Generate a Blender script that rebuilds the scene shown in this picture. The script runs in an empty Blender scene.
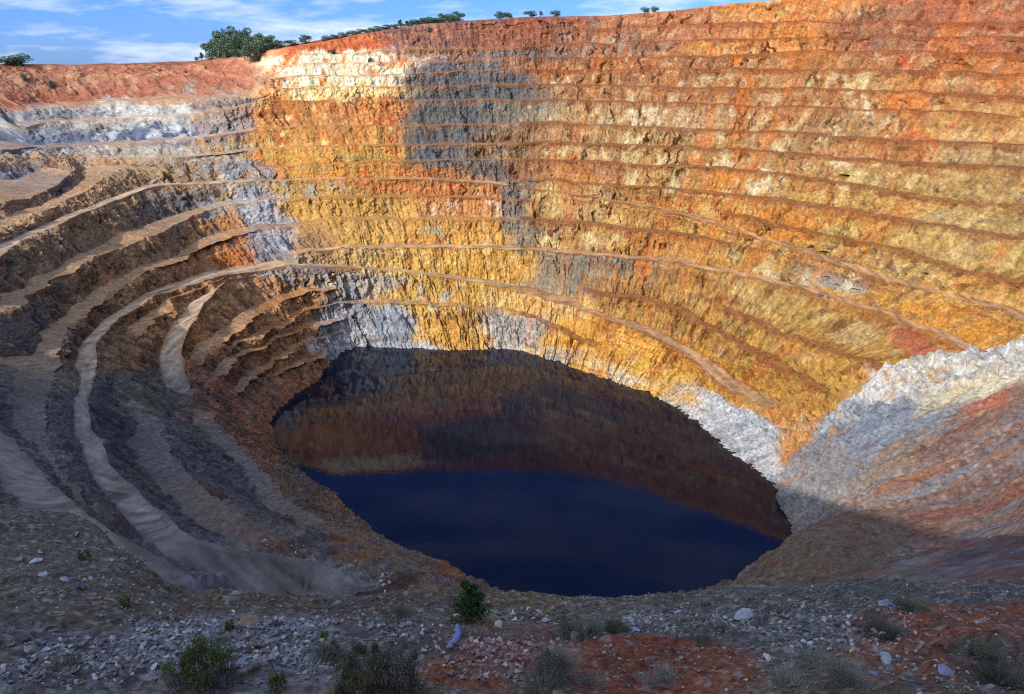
import bpy, math, random
import numpy as np
from mathutils import Vector, Matrix

random.seed(7)
rng = np.random.default_rng(11)
scene = bpy.context.scene
COL = scene.collection
DEBUG = False
W, H = 1024, 694
PITCH = math.radians(19.7)
F = 803.0
CP, SP = math.cos(PITCH), math.sin(PITCH)
CX, CY = 0.0, 330.0            # centre of the pit in plan
WATER = -160.0

# ------------------------------------------------------------------ helpers
def project(x, y, z):
    fwd = y*CP - z*SP
    up = y*SP + z*CP
    fw = np.where(np.abs(fwd) < 1e-3, 1e-3, fwd)
    return W/2 + F*x/fw, H/2 - F*up/fw, fwd

def ray(px, py):
    a, b = px - W/2, H/2 - py
    return np.array([a, F*CP + b*SP, -F*SP + b*CP])

def at_z(px, py, z):
    d = ray(px, py); return d*(z/d[2])

def at_y(px, py, y):
    d = ray(px, py); return d*(y/d[1])

def lin(c):
    c = np.asarray(c, float)/255.0
    return np.where(c <= 0.04045, c/12.92, ((c + 0.055)/1.055)**2.4)

def _hash(ix, iy, iz, seed):
    h = (ix.astype(np.uint32)*np.uint32(374761393) + iy.astype(np.uint32)*np.uint32(668265263)
         + iz.astype(np.uint32)*np.uint32(2147483647) + np.uint32((seed*974711) & 0xffffffff))
    h = (h ^ (h >> np.uint32(13)))*np.uint32(1274126177)
    h = (h ^ (h >> np.uint32(15)))*np.uint32(2246822519)
    h = h ^ (h >> np.uint32(16))
    return h.astype(np.float64)/4294967295.0

def vnoise(x, y, z=None, seed=0):
    if z is None: z = np.zeros_like(x)
    x0, y0, z0 = np.floor(x), np.floor(y), np.floor(z)
    fx, fy, fz = x-x0, y-y0, z-z0
    fx = fx*fx*(3-2*fx); fy = fy*fy*(3-2*fy); fz = fz*fz*(3-2*fz)
    ix, iy, iz = x0.astype(np.int64), y0.astype(np.int64), z0.astype(np.int64)
    r = 0
    flat = not np.any(z)
    for dz in ((0,) if flat else (0, 1)):
        wz = 1.0 if flat else (fz if dz else 1-fz)
        for dy in (0, 1):
            wy = fy if dy else 1-fy
            for dx in (0, 1):
                wx = fx if dx else 1-fx
                r = r + wx*wy*wz*_hash(ix+dx, iy+dy, iz+dz, seed)
    return r*2-1

def fbm(x, y, z=None, oct=4, seed=0, gain=0.5):
    a, t, r = 1.0, 0.0, 0.0
    for o in range(oct):
        r = r + a*vnoise(x*2**o + 17.3*o, y*2**o + 5.1*o, None if z is None else z*2**o, seed+o*13)
        t += a; a *= gain
    return r/t

def ridged(x, y, oct=3, seed=0):
    a, t, r = 1.0, 0.0, 0.0
    for o in range(oct):
        r = r + a*(1-2*np.abs(vnoise(x*2**o + 3.7*o, y*2**o, None, seed+o*7)))
        t += a; a *= 0.5
    return r/t

def smooth(a, b, x):
    t = np.clip((x-a)/(b-a), 0, 1); return t*t*(3-2*t)

def tag(o, label=None, cat=None, group=None, kind=None):
    if label: o['label'] = label
    if cat: o['category'] = cat
    if group: o['group'] = group
    if kind: o['kind'] = kind
    return o

def mesh_np(name, verts, faces, mat=None, cols=None, smooth_shade=False, parent=None, link=True):
    """faces: (n,4) or (n,3) int array"""
    me = bpy.data.meshes.new(name)
    verts = np.ascontiguousarray(verts, dtype=np.float32)
    faces = np.ascontiguousarray(faces, dtype=np.int32)
    n, k = faces.shape
    me.vertices.add(len(verts)); me.vertices.foreach_set('co', verts.ravel())
    me.loops.add(n*k); me.loops.foreach_set('vertex_index', faces.ravel())
    me.polygons.add(n)
    me.polygons.foreach_set('loop_start', np.arange(0, n*k, k, dtype=np.int32))
    me.polygons.foreach_set('use_smooth', np.full(n, smooth_shade, dtype=bool))
    me.update(calc_edges=True)
    if cols is not None:
        at = me.color_attributes.new('tint', 'FLOAT_COLOR', 'POINT')
        c4 = np.ones((len(verts), 4), dtype=np.float32); c4[:, :3] = cols
        at.data.foreach_set('color', c4.ravel())
    if mat: me.materials.append(mat)
    o = bpy.data.objects.new(name, me)
    if link: COL.objects.link(o)
    if parent: o.parent = parent
    return o

def grid_faces(nr, nc, mask=None):
    i = np.arange(nr-1)[:, None]*nc + np.arange(nc-1)[None, :]
    f = np.stack([i, i+1, i+nc+1, i+nc], -1)
    return f.reshape(-1, 4) if mask is None else f[mask]

# ------------------------------------------------------------------ materials
def new_mat(name):
    m = bpy.data.materials.new(name); m.use_nodes = True
    nt = m.node_tree; b = nt.nodes['Principled BSDF']
    return m, nt, b

def earth_mat(name, scale=1.0, bump=0.6, var=0.35, rough=0.95, attr=True, base=(0.2, 0.2, 0.2), dist=0.4):
    m, nt, b = new_mat(name)
    N, L = nt.nodes, nt.links
    tc = N.new('ShaderNodeTexCoord')
    n1 = N.new('ShaderNodeTexNoise'); n1.inputs['Scale'].default_value = 0.9*scale
    n1.inputs['Detail'].default_value = 6; n1.inputs['Roughness'].default_value = 0.65
    L.new(tc.outputs['Object'], n1.inputs['Vector'])
    mr = N.new('ShaderNodeMapRange'); mr.inputs[1].default_value = 0.3; mr.inputs[2].default_value = 0.7
    mr.inputs[3].default_value = 1-var; mr.inputs[4].default_value = 1+var
    L.new(n1.outputs['Fac'], mr.inputs[0])
    mul = N.new('ShaderNodeMix'); mul.data_type = 'RGBA'; mul.blend_type = 'MULTIPLY'; mul.inputs[0].default_value = 1
    if attr:
        a = N.new('ShaderNodeVertexColor'); a.layer_name = 'tint'; L.new(a.outputs['Color'], mul.inputs[6])
    else: mul.inputs[6].default_value = (*base, 1)
    L.new(mr.outputs[0], mul.inputs[7])
    L.new(mul.outputs[2], b.inputs['Base Color'])
    b.inputs['Roughness'].default_value = rough
    b.inputs['Specular IOR Level'].default_value = 0.15
    n2 = N.new('ShaderNodeTexNoise'); n2.inputs['Scale'].default_value = 0.7*scale; n2.inputs['Detail'].default_value = 8
    n2.inputs['Roughness'].default_value = 0.7
    L.new(tc.outputs['Object'], n2.inputs['Vector'])
    bp = N.new('ShaderNodeBump'); bp.inputs['Strength'].default_value = bump; bp.inputs['Distance'].default_value = dist
    L.new(n2.outputs['Fac'], bp.inputs['Height']); L.new(bp.outputs['Normal'], b.inputs['Normal'])
    return m

M_rock = earth_mat('quarry rock', 0.8, 0.7, 0.35, dist=1.2)
M_road = earth_mat('packed dirt', 0.5, 0.2, 0.14, dist=0.3)
M_fore = earth_mat('stony soil', 5.0, 0.9, 0.4, dist=0.12)
M_stone = earth_mat('loose stone', 4.0, 0.6, 0.3, dist=0.05)

CAVES = [(809,248,4.5,3.5,7), (821,252,5,2,5), (838,260,5,1.8,4), (848,262,4,1.5,3), (843,175,6,1.6,5), (921,273,6,2,3), (825,278,5,2.5,5), (852,289,7,2.5,4), (1000,342,4,2.5,5), (980,370,6,4,5), (940,375,8,3,4)]
# ------------------------------------------------------------------ base shape of the pit: radius and height round the centre
T = {
 -75: [(122,-160),(150,-140),(186,-113),(216,-88),(244,-62),(272,-42),(300,-24),(328,-4)],
 -62: [(130,-160),(150,-142),(188,-121),(216,-94),(246,-64),(276,-40),(304,-18),(332,0)],
 -52: [(133,-160),(150,-141),(188,-131),(216,-98),(246,-66),(276,-38),(306,-14),(340,4)],
 -40: [(133,-160),(155,-140),(190,-121),(222,-90),(252,-60),(282,-32),(312,-4),(345,14)],
 -26: [(115,-160),(148,-140),(186,-115),(224,-88),(256,-60),(288,-30),(320,0),(360,26)],
 -10: [(95,-160),(146,-138),(205,-113),(245,-85),(277,-60),(312,-30),(345,0),(385,34)],
 5: [(88,-160),(140,-136),(218,-112),(252,-85),(282,-60),(316,-30),(350,0),(392,40)],
 20: [(85,-160),(125,-135),(168,-110),(205,-85),(236,-60),(272,-30),(308,0),(352,39)],
 45: [(82,-160),(112,-135),(138,-110),(165,-85),(192,-60),(226,-30),(260,0),(304,38)],
 60: [(84,-160),(112,-135),(138,-110),(165,-85),(192,-60),(226,-30),(260,0),(302,35)],
 75: [(95,-160),(122,-135),(148,-110),(176,-85),(204,-60),(238,-30),(272,0),(312,30)],
 90: [(111,-160),(138,-135),(165,-110),(192,-85),(219,-60),(252,-30),(285,0),(314,28)],
 105: [(115,-160),(140,-135),(165,-110),(192,-85),(219,-60),(250,-30),(280,0),(308,21)],
 118: [(128,-160),(148,-135),(170,-112),(204,-85),(230,-60),(260,-30),(288,-4),(305,9)],
 130: [(146,-160),(158,-143),(168,-119),(210,-102),(245,-80),(275,-55),(300,-27),(420,-4)],
 142: [(130,-160),(152,-140),(190,-117),(222,-105),(256,-90),(300,-68),(372,-52),(490,-5)],
 150: [(120,-160),(140,-140),(172,-119),(200,-110),(235,-91),(285,-73),(365,-57),(510,-5)],
 165: [(114,-160),(135,-140),(160,-121),(185,-112),(210,-92),(238,-78),(310,-58),(440,-6)],
 178: [(110,-160),(130,-140),(155,-121),(178,-110),(205,-91),(235,-76),(300,-48),(395,-5)],
 192: [(102,-160),(122,-139),(148,-119),(168,-105),(186,-91),(222,-72),(290,-46),(400,-5)],
 205: [(93,-160),(115,-139),(140,-119),(160,-104),(176,-98),(214,-73),(280,-46),(390,-4)],
 220: [(88,-160),(112,-138),(145,-116),(167,-99),(180,-94),(216,-68),(262,-40),(335,2)],
 234: [(92,-160),(118,-138),(150,-114),(176,-94),(194,-87),(226,-64),(262,-40),(320,4)],
 248: [(98,-160),(125,-138),(155,-116),(185,-93),(206,-83),(233,-62),(266,-40),(322,0)],
 255: [(100,-160),(128,-138),(158,-115),(188,-92),(210,-81),(238,-62),(266,-44),(326,-3)],
 262: [(106,-160),(138,-138),(170,-114),(202,-93),(224,-81),(250,-66),(280,-42),(330,-4)],
 270: [(115,-160),(150,-138),(183,-113),(212,-93),(238,-77),(264,-58),(292,-36),(330,-4)],
 285: None,
}
del T[285]
TH = np.array(sorted(T)); TR = np.array([[p[0] for p in T[t]] for t in TH], float); TZ = np.array([[p[1] for p in T[t]] for t in TH], float)
TH = np.concatenate([TH[-2:]-360, TH, TH[:2]+360]); TR = np.concatenate([TR[-2:], TR, TR[:2]]); TZ = np.concatenate([TZ[-2:], TZ, TZ[:2]])
UK = np.array([0, .14, .28, .42, .56, .72, .87, 1.0])

def _pchip(xk, yk, x):
    """monotone cubic along axis 0 of yk"""
    h = np.diff(xk)[:, None]; d = np.diff(yk, axis=0)/h
    m = np.zeros_like(yk); m[0] = d[0]; m[-1] = d[-1]
    a, b = d[:-1], d[1:]
    w1, w2 = 2*h[1:]+h[:-1], h[1:]+2*h[:-1]
    with np.errstate(all='ignore'):
        hm = (w1+w2)/(w1/a + w2/b)
    m[1:-1] = np.where(a*b > 0, hm, 0)
    i = np.clip(np.searchsorted(xk, x)-1, 0, len(xk)-2)
    hh = (xk[i+1]-xk[i])[:, None]; t = ((x-xk[i])[:, None])/hh
    return ((1+2*t)*(1-t)**2*yk[i] + t*(1-t)**2*hh*m[i] + t*t*(3-2*t)*yk[i+1] + t*t*(t-1)*hh*m[i+1])

def base_knots(theta):
    return _pchip(TH.astype(float), TR, theta), _pchip(TH.astype(float), TZ, theta)

# ------------------------------------------------------------------ columns round the pit
dens = [(-70, -20, 4.5), (-20, 120, 6.6), (120, 160, 7.0), (160, 200, 8.0), (200, 266, 9.5), (266, 290, 2.0)]
TC = np.concatenate([np.linspace(a, b, int((b-a)*d), endpoint=False) for a, b, d in dens] + [[290.0]])
NC = len(TC)
KR, KZ = base_knots(TC)          # NC x 8
UD = np.linspace(0, 1, 321)      # dense u
BR = np.empty((NC, 321)); BZ = np.empty((NC, 321))
BR[:] = _pchip(UK, KR.T.copy(), UD).T; BZ[:] = _pchip(UK, KZ.T.copy(), UD).T
ct, st_ = np.cos(np.radians(TC))[:, None], np.sin(np.radians(TC))[:, None]
BX, BY = CX + BR*ct, CY + BR*st_
BPX, BPY, BF = project(BX, BY, BZ)

def base_at(ci, u):
    """r,z on the base surface for column indices/all columns with u array (NC,...)"""
    uu = np.clip(u, 0, 1)*320; i = np.clip(uu.astype(int), 0, 319); f = uu-i
    return BR[ci, i]*(1-f)+BR[ci, i+1]*f, BZ[ci, i]*(1-f)+BZ[ci, i+1]*f

_sub = slice(None, None, 3)
_spx, _spy, _sf = BPX[_sub, ::2], BPY[_sub, ::2], BF[_sub, ::2]
_sd = np.hypot(BX[_sub, ::2], BY[_sub, ::2])
def unproject(px, py):
    q = np.hypot(_spx-px, _spy-py) + np.where(_sf < 20, 1e6, 0) + _sd*0.003
    j = np.unravel_index(np.argmin(q), q.shape)
    return TC[_sub][j[0]], UD[::2][j[1]]

# bench edges, traced as they run round the pit: name, bench width, is it a road, pieces (points from right to left; 'o' = open ends)
LINES = [
 ('P5', 5, 0, [[(330,352),(300,362),(276,374),(257,380),(240,395)]]),
 ('P4', 6, 0, [[(345,330),(325,337),(299,347),(277,362),(250,378),(235,395)]]),
 ('P3', 7, 0, [[(350,318),(325,322),(299,332),(270,343),(232,362),(215,378)]]),
 ('P2', 6, 0, [[(600,352),(560,330),(528,315),(470,307),(426,304),(370,303),(338,304),(310,311),(290,322),(262,334),(232,350)]]),
 ('P1', 8, 0, [[(345,288),(310,291),(281,301),(246,324),(217,347),(200,365)], [(200,405),(214,420),(236,442),(262,470),(300,510),(345,535)]]),
 ('E', 10, 1, [[(262,275),(225,280),(204,305),(187,335),(182,350),(188,385),(196,400)]]),
 ('N1', 9, 0, [[(235,274),(205,284),(176,301),(140,336)], [(140,400),(158,422),(172,455),(205,490),(255,520),(300,540)]]),
 ('D', 15.5, 1, [[(760,410),(715,384),(690,360),(646,334),(573,307),(514,290),(426,274),(353,268),(293,265),(217,277),(158,295),(120,318),(97,345),(95,370),(88,400),(92,430),(112,465),(150,505),(190,538),(250,553),(310,560),(350,574),(372,588)]]),
 ('R3', 6, 0, [[(870,425),(841,405),(791,375),(749,350),(705,328),(681,313),(646,300),(611,296),(580,289)]]),
 ('R35', 5, 0, [[(930,385),(888,369),(856,359),(827,350),(783,336),(753,322),(710,306)]]),
 ('R4', 7, 1, [[(1060,392),(1000,366),(973,353),(944,340),(914,328),(870,310),(832,299),(793,288),(720,272),(676,263),(617,258),(544,251),(514,249),(426,248),(338,249),(310,252),(285,256)]]),
 ('R5', 9, 0, [[(745,246),(705,239),(676,234),(617,229),(538,221),(484,220),(400,220),(338,220),(300,225),(250,231),(202,246),(188,257),(147,271),(117,289),(70,327),(58,352),(54,378),(46,402),(43,425),(50,452),(72,486),(105,516)]]),
 ('R5b', 9, 0, [[(540,204),(484,198),(440,197),(396,197),(330,199),(270,199),(229,205),(192,216),(164,229),(105,254),(38,292),(-20,330)]]),
 ('R6', 8, 1, [[(1090,346),(1040,328),(1005,314),(973,304),(915,289),(870,276),(812,257),(749,236),(676,213),(597,198),(514,186),(426,179),(338,179),(250,182),(200,184),(160,186),(143,189),(70,219),(18,245),(-40,290)], [(-60,380),(15,441),(55,487),(105,530),(160,562),(225,590)]]),
 ('R65', 5, 0, [[(1060,292),(1005,281),(973,276),(929,260),(885,248),(827,236),(768,223),(720,212)]]),
 ('R7', 6, 0, [[(1060,246),(1005,237),(958,230),(900,219),(783,202),(734,197),(705,193),(588,184),(559,182),(505,180)], [(190,173),(150,167),(130,166),(112,172),(95,185),(70,199),(18,222),(-30,240)]]),
 ('R8', 6, 0, [[(1060,216),(1005,207),(958,204),(870,189),(797,178),(734,170),(676,167),(543,160),(455,161),(367,163),(294,167),(250,170)], [(78,165),(60,185),(18,199),(-30,210)]]),
 ('R9', 6, 0, [[(1060,172),(1008,168),(861,161),(793,154),(646,146),(543,143),(367,146),(262,150),(205,155),(146,160),(100,157)]]),
 ('R10', 6, 0, [[(1060,147),(1008,145),(890,141),(803,134),(676,129),(543,123.5),(408,126),(262,129),(205,136),(117,145),(29,148),(-30,150)]]),
 ('R11', 6, 0, [[(1060,116),(1008,115),(962,111),(846,109),(793,108),(705,104),(543,100),(402,100),(268,101),(176,117),(97,119),(15,125)]]),
 ('R12', 6, 0, [[(1060,97),(1008,96),(962,94),(818,89),(720,88),(597,85),(529,85),(396,86.5),(279,88),(264,97),(117,102),(23,111)]]),
 ('R13', 6, 0, [[(1060,74),(990,73),(818,69),(764,70),(529,69),(396,74),(273,77),(255,82)]]),
 ('R14', 6, 0, [[(1060,54),(990,53),(818,50),(743,56),(529,58),(484,60),(353,63),(262,66)]]),
 ('R15', 6, 0, [[(1060,39),(1000,38),(818,36),(700,40),(617,44),(544,45),(514,48),(414,49),(376,52),(262,55)]]),
 ('R16', 6, 0, [[(1060,25),(1000,24),(818,22),(700,24),(600,28),(500,30),(430,34)]]),
]
NL = len(LINES)
LU = np.full((NL, NC), np.nan); LA = np.zeros((NL, NC))
for k, (nm, w, rd, pieces) in enumerate(LINES):
    for pts in pieces:
        dp = []
        for (xa, ya), (xb, yb) in zip(pts[:-1], pts[1:]):
            m_ = max(1, int(math.hypot(xb-xa, yb-ya)/10))
            dp += [(xa+(xb-xa)*i_/m_, ya+(yb-ya)*i_/m_) for i_ in range(m_)]
        tu = np.array([unproject(*p) for p in dp + [pts[-1]]])
        th, uu = tu[:, 0], tu[:, 1]
        keep = np.concatenate([[True], np.diff(np.maximum.accumulate(th)) > 0.05])
        if (~keep).sum(): pass
        th, uu = th[keep], uu[keep]
        ci = np.where((TC >= th[0]) & (TC <= th[-1]))[0]
        if len(ci) < 3: print('line', nm, 'too short', th); continue
        LU[k, ci] = np.interp(TC[ci], th, uu)
        LA[k, ci] = np.clip(np.minimum(TC[ci]-th[0], th[-1]-TC[ci])/3.0 + 0.05, 0, 1)
# order and fill
ks = np.arange(NL)
for c in range(NC):
    d = ~np.isnan(LU[:, c])
    v = LU[d, c]
    v2 = np.maximum.accumulate(v)
    LU[d, c] = v2
    xs = np.concatenate([[-1], ks[d], [NL]]); ys = np.concatenate([[0.0], v2, [1.0]])
    full = np.interp(ks, xs, ys)
    for i in range(len(xs)-1):
        lo_, hi_ = int(xs[i]), int(xs[i+1])
        if hi_-lo_ > 1 and i > 0:
            m_ = np.arange(lo_+1, hi_)
            full[m_] = ys[i] + (ys[i+1]-ys[i])*(0.72 + 0.27*(m_-lo_)/(hi_-lo_))
    TRACED = LU[:, c].copy(); LU[:, c] = full
kern = np.hanning(19); kern /= kern.sum()
for k in range(NL):
    p = np.pad(LU[k], 9, mode='edge'); LU[k] = np.convolve(p, kern, 'valid')
    p = np.pad(LA[k], 9, mode='edge'); LA[k] = np.convolve(p, kern, 'valid')
LU = np.clip(LU, 0.003, 0.997)
for k in range(1, NL): LU[k] = np.maximum(LU[k], LU[k-1]+0.0015)

if DEBUG:
    for k, (nm, w, rd, pieces) in enumerate(LINES):
        r_, z_ = base_at(np.arange(NC), LU[k]); lx, ly, lf = project(CX+r_*ct[:, 0], CY+r_*st_[:, 0], z_)
        for pts in pieces:
            bad = []
            for p in pts:
                m = np.where((lf > 20) & (LA[k] > .3))[0]
                if len(m) == 0: continue
                e = np.hypot(lx[m]-p[0], ly[m]-p[1]).min()
                if e > 5: bad.append((p, round(float(e), 1)))
            if bad: print('OFF', nm, bad)
# ------------------------------------------------------------------ rows
arc = np.cumsum(np.concatenate([[0], np.radians(np.diff(TC))*240.0]))[None, :]     # metres along the wall
UB = np.vstack([np.zeros((1, NC)), LU, np.ones((1, NC))])     # boundaries, NL+2
rows_r, rows_z, rows_top, rows_s, rows_k, rows_u, rows_face, rows_q = [], [], [], [], [], [], [], []
cidx = np.arange(NC)
def wob(k, wl, seed): return fbm(arc/wl, np.full_like(arc, k*7.7), oct=3, seed=seed)[0]
lr = {}
for b in range(NL+2):
    r, z = base_at(cidx, UB[b])
    if 0 < b < NL+1:
        a = LA[b-1]; rd = LINES[b-1][2]
        lb_ = smooth(122, 134, TC)*(1-smooth(200, 212, TC))*(0.25 if rd else 1.0)
        r = r + a*(0.4 if rd else 1.0)*((1.5 + 3.2*lb_)*wob(b, 16, 5) + 1.3*wob(b, 4, 6) + 4.0*lb_*wob(b, 38, 4))
        z = z + a*(0.15 if rd else 0.9)*wob(b, 22, 8)
    lr[b] = (r, z)
for b in range(NL+1):
    r0, z0 = lr[b]; r1, z1 = lr[b+1]
    u0, u1 = UB[b], UB[b+1]
    a = LA[b-1] if b > 0 else np.zeros(NC)
    w = LINES[b-1][1] if b > 0 else 0
    dr, dz = r1-r0, z1-z0
    # rows for this step from how tall it shows
    _, q0, f0 = project(CX+r0*ct[:, 0], CY+r0*st_[:, 0], z0); _, q1, f1 = project(CX+r1*ct[:, 0], CY+r1*st_[:, 0], z1)
    vis = (f0 > 60) & (TC > -58) & (TC < 264)
    gap = np.percentile(np.abs(q0-q1)[vis], 97)
    nf = int(np.clip(gap/1.9, 5, 46)); nb = 0 if not w else (14 if LINES[b-1][0] in ('P1', 'P2', 'P3', 'E', 'N1', 'D', 'R4', 'R5', 'R5b', 'R6', 'R7', 'R8', 'R9') else 4)
    if b == 0: nf = max(nf, 20)
    wv = w*(1+(0.2 if b and LINES[b-1][2] else 0.45)*wob(b+40, 30, 9))*(1+(0.75*smooth(196, 222, TC) if b and LINES[b-1][0] == 'D' else 0))
    lw = smooth(122, 136, TC)*(1-smooth(200, 212, TC))
    wv = np.maximum(wv, lw*(0.85*dr-0.85*np.abs(dz))) if w and not LINES[b-1][2] else wv
    bf = np.clip(wv/np.maximum(dr, 0.5), 0, 0.62+0.2*lw)*np.clip(dz/4, 0, 1)
    N = nf+nb
    for j in range(N):
        if j < nb:                       # bench
            q = j/nb
            rho = bf*q; zeta = 0.05*q + 0.03*q*q
            top = 1.0; s = 0.0; sl = (j+0.0)/N
        else:                            # face
            q = (j-nb)/nf
            rho = bf + (1-bf)*q; 
            cv = q + 0.10*np.sin(q*math.pi)*(1-q) - 0.0   # talus at the toe, steeper above
            zeta = 0.08*(1 if nb else 0) + (1-0.08*(1 if nb else 0))*(0.75*q+0.25*q*q*(3-2*q))
            top = 0.0; s = q; sl = j/N
        ub = u0 + (u1-u0)*sl
        rb, zb = base_at(cidx, ub)
        if nb == 0: a_ = 0*a
        else: a_ = a
        r = a_*(r0+dr*rho) + (1-a_)*rb
        z = a_*(z0+dz*zeta) + (1-a_)*zb
        rows_r.append(r); rows_z.append(z); rows_top.append(top*a); rows_s.append(np.full(NC, s)); rows_k.append(b); rows_u.append(ub)
        rows_face.append(np.full(NC, 0.0 if j < nb else 1.0)); rows_q.append(q if j < nb else -1.0)
# rim and beyond
r, z = lr[NL+1]
ROWS_IN = len(rows_r)
out = [(0, 0), (2, .3), (5, .8), (9, 1.2), (15, 1.5), (24, 1.6), (36, 1), (55, -1), (90, -5), (150, -12), (300, -30), (700, -55), (2000, -60), (6000, -60)]
hill = smooth(214, 232, TC)*56       # unseen rise added behind the viewpoint to shade the near slopes
for dr_, dz_ in out:
    rows_r.append(r+dr_); rows_z.append(z+dz_ + hill*smooth(4, 70, dr_)); rows_top.append(np.zeros(NC)); rows_s.append(np.full(NC, .5))
    rows_k.append(NL+1); rows_u.append(np.ones(NC)); rows_face.append(np.zeros(NC)); rows_q.append(-1.0)
# under the water
for dr_, dz_ in ((-4, -5), (-25, -18)):
    rows_r.insert(0, lr[0][0]+dr_); rows_z.insert(0, lr[0][1]+dz_)
    for L_, v in ((rows_top, np.zeros(NC)), (rows_s, np.zeros(NC)), (rows_u, np.zeros(NC)), (rows_face, np.ones(NC))): L_.insert(0, v)
    rows_k.insert(0, 0); rows_q.insert(0, -1.0)
R = np.array(rows_r); Z = np.array(rows_z); TOP = np.array(rows_top); S = np.array(rows_s); U = np.array(rows_u); FACE = np.array(rows_face); KK = np.array(rows_k); Q = np.array(rows_q)[:, None]
NR = len(R); ROWS_IN += 2
print('grid', NR, NC, NR*NC)
CTc, STc = ct[:, 0][None, :], st_[:, 0][None, :]
PX, PY, PF = project(CX+R*CTc, CY+R*STc, Z)
PX = np.where(PF > 20, PX, -900); PY = np.where(PF > 20, PY, 900)
A = np.broadcast_to(arc, R.shape)
isroad = np.zeros(NL+2); 
for k in range(NL): isroad[k+1] = LINES[k][2]
ROAD = isroad[KK][:, None]*TOP
inner = (np.arange(NR) < ROWS_IN)[:, None]

# relief
steep = np.where(inner, 1.0, 0.35)
near = np.clip(260/np.maximum(PF, 80), 0.5, 1.6)
left_low = smooth(196, 216, TC)[None, :]*np.ones_like(R)      # shaded near slopes: softer, gullied
rel = 1.5*ridged(A/8.5 + 0.8*fbm(A/9, Z/7, oct=2, seed=33), Z/22.0, 3, 31) + 0.7*ridged(A/3.1, Z/8, 2, 57) + 1.6*fbm(A/26, Z/26, oct=3, seed=77)
B3 = (CX+R*CTc, CY+R*STc)
blk = fbm(B3[0]/3.2, B3[1]/3.2, Z/3.2, oct=3, seed=85, gain=.7)
wA0 = A + 5*fbm(A/18, R/18, oct=3, seed=82)
rel_soft = 1.5*ridged(wA0/9, R/45, 3, 81) + 0.9*ridged(wA0/3.2, R/16, 2, 84) + 1.1*blk
crev = smooth(0.50, 0.92, ridged(A/5.5 + 1.1*fbm(A/6, Z/5, oct=3, seed=41), Z/19.0, 2, 43))*smooth(-0.25, 0.25, fbm(A/24, Z/9, oct=2, seed=44))
fine = vnoise(B3[0]/1.05, B3[1]/1.05, Z/1.05, 86) + 0.8*vnoise(B3[0]/0.6, B3[1]/0.6, Z/0.6, 87)
rel = rel*1.25 + 1.1*blk + (2.8+1.6*smooth(540, 620, PX))*crev + 0.42*fine
rel_soft = rel_soft + 0.45*fine
tal = smooth(660, 720, PX)*smooth(370, 420, PY); left_low = np.maximum(left_low, tal)
rel = rel*(1-left_low) + rel_soft*left_low
crag = smooth(660, 690, PX)*smooth(350, 372, PY)*(1-smooth(405, 430, PY - 0.62*np.maximum(0, 880-PX)))
rel = rel + crag*smooth(0.01, 0.12, U)*1.35*(6*fbm(B3[0]/9, B3[1]/9, Z/6, oct=5, seed=95, gain=.72) + 4*np.abs(vnoise(B3[0]/4, B3[1]/4, Z/3, 96)) - 3.5*np.abs(vnoise(B3[0]/2.2, B3[1]/2.2, Z/2, 98)))
leftb = (smooth(118, 130, TC)*(1-smooth(205, 215, TC)))[None, :]
amp = (1+0.6*leftb)*steep*(1-0.90*TOP*(S == 0))*(1-0.75*ROAD)*(0.8 + 0.5*fbm(A/70, Z/25, oct=2, seed=15))
edge_in = np.where(inner, 1, 1)
gr0, gz0 = np.gradient(R, axis=0), np.gradient(Z, axis=0)
kk = np.ones(9)/9
def vsm(a): 
    p = np.pad(a, ((4, 4), (0, 0)), mode='edge'); c = np.cumsum(np.vstack([np.zeros((1, NC)), p]), 0); return (c[9:]-c[:-9])/9
gr0, gz0 = vsm(gr0), vsm(gz0); gl = np.hypot(gr0, gz0)+1e-6
nsin, ncos = np.clip(gz0/gl, 0, 1), np.clip(np.abs(gr0)/gl, 0, 1)
nsin, ncos = np.where(inner, nsin, 1), np.where(inner, ncos, 0)
Rd = R + amp*rel*nsin
Zd = Z - 0.85*amp*rel*ncos + steep*(1-0.85*ROAD)*((0.45-0.35*TOP)*fbm(A/2.6, R/2.6, oct=3, seed=91) + 0.5*TOP*fbm(A/9, R/9, oct=2, seed=92))
Zd = Zd + np.where(inner, 0, 1)*1.2*fbm(A/20, R/20, oct=3, seed=93)
berm = np.where((Q >= 0) & (Q < 0.2), 1.0, 0.0)*ROAD*(0.4+0.9*np.clip(fbm(A/4, Q*0+A*0, oct=3, seed=97)+0.4, 0, 1))
Zd = Zd + 0.30*berm
# rubble lumps
lump = np.clip(vnoise(A/1.7, R/1.7, Z/1.7, 101)-0.25, 0, 1)
Zd = Zd + lump*0.9*(1-ROAD)*(1-0.7*TOP)*np.where(inner, 1, 0)
for cx_, cy_, rx_, ry_, dep in CAVES:
    Rd = Rd + (cx_ < 905 or cy_ < 300)*dep*np.clip(1.5-1.5*(((PX-cx_)/rx_)**2 + ((PY-cy_)/ry_)**2), 0, 1)*inner
# the coarse slope keeps back where the finer rocky hillside covers it
BX_ = np.array([700, 770, 786, 800, 830, 850, 868, 885, 930, 975, 1010, 1100, 1400]); BY_ = np.array([640, 520, 474, 446, 419, 402, 386, 369, 361, 357, 349, 326, 250])
back_ = smooth(3, 14, PY - np.interp(PX, BX_, BY_))*(smooth(-56, -50, TC)*(1-smooth(11, 14, TC)))[None, :]*inner*(U < 0.6)
Rd = Rd + 4.5*back_*nsin; Zd = Zd - 4.5*back_*ncos
X = CX + Rd*CTc; Y = CY + Rd*STc
# make room for the finer foreground slope
dcam = np.hypot(X, Y); az = np.degrees(np.arctan2(X, Y))
room = (1-smooth(34, 44, np.abs(az)))*(1-smooth(52, 66, dcam))*(Y > -2)
# the left side of the foreground reaches farther
Zd = Zd - 6.0*room

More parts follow.
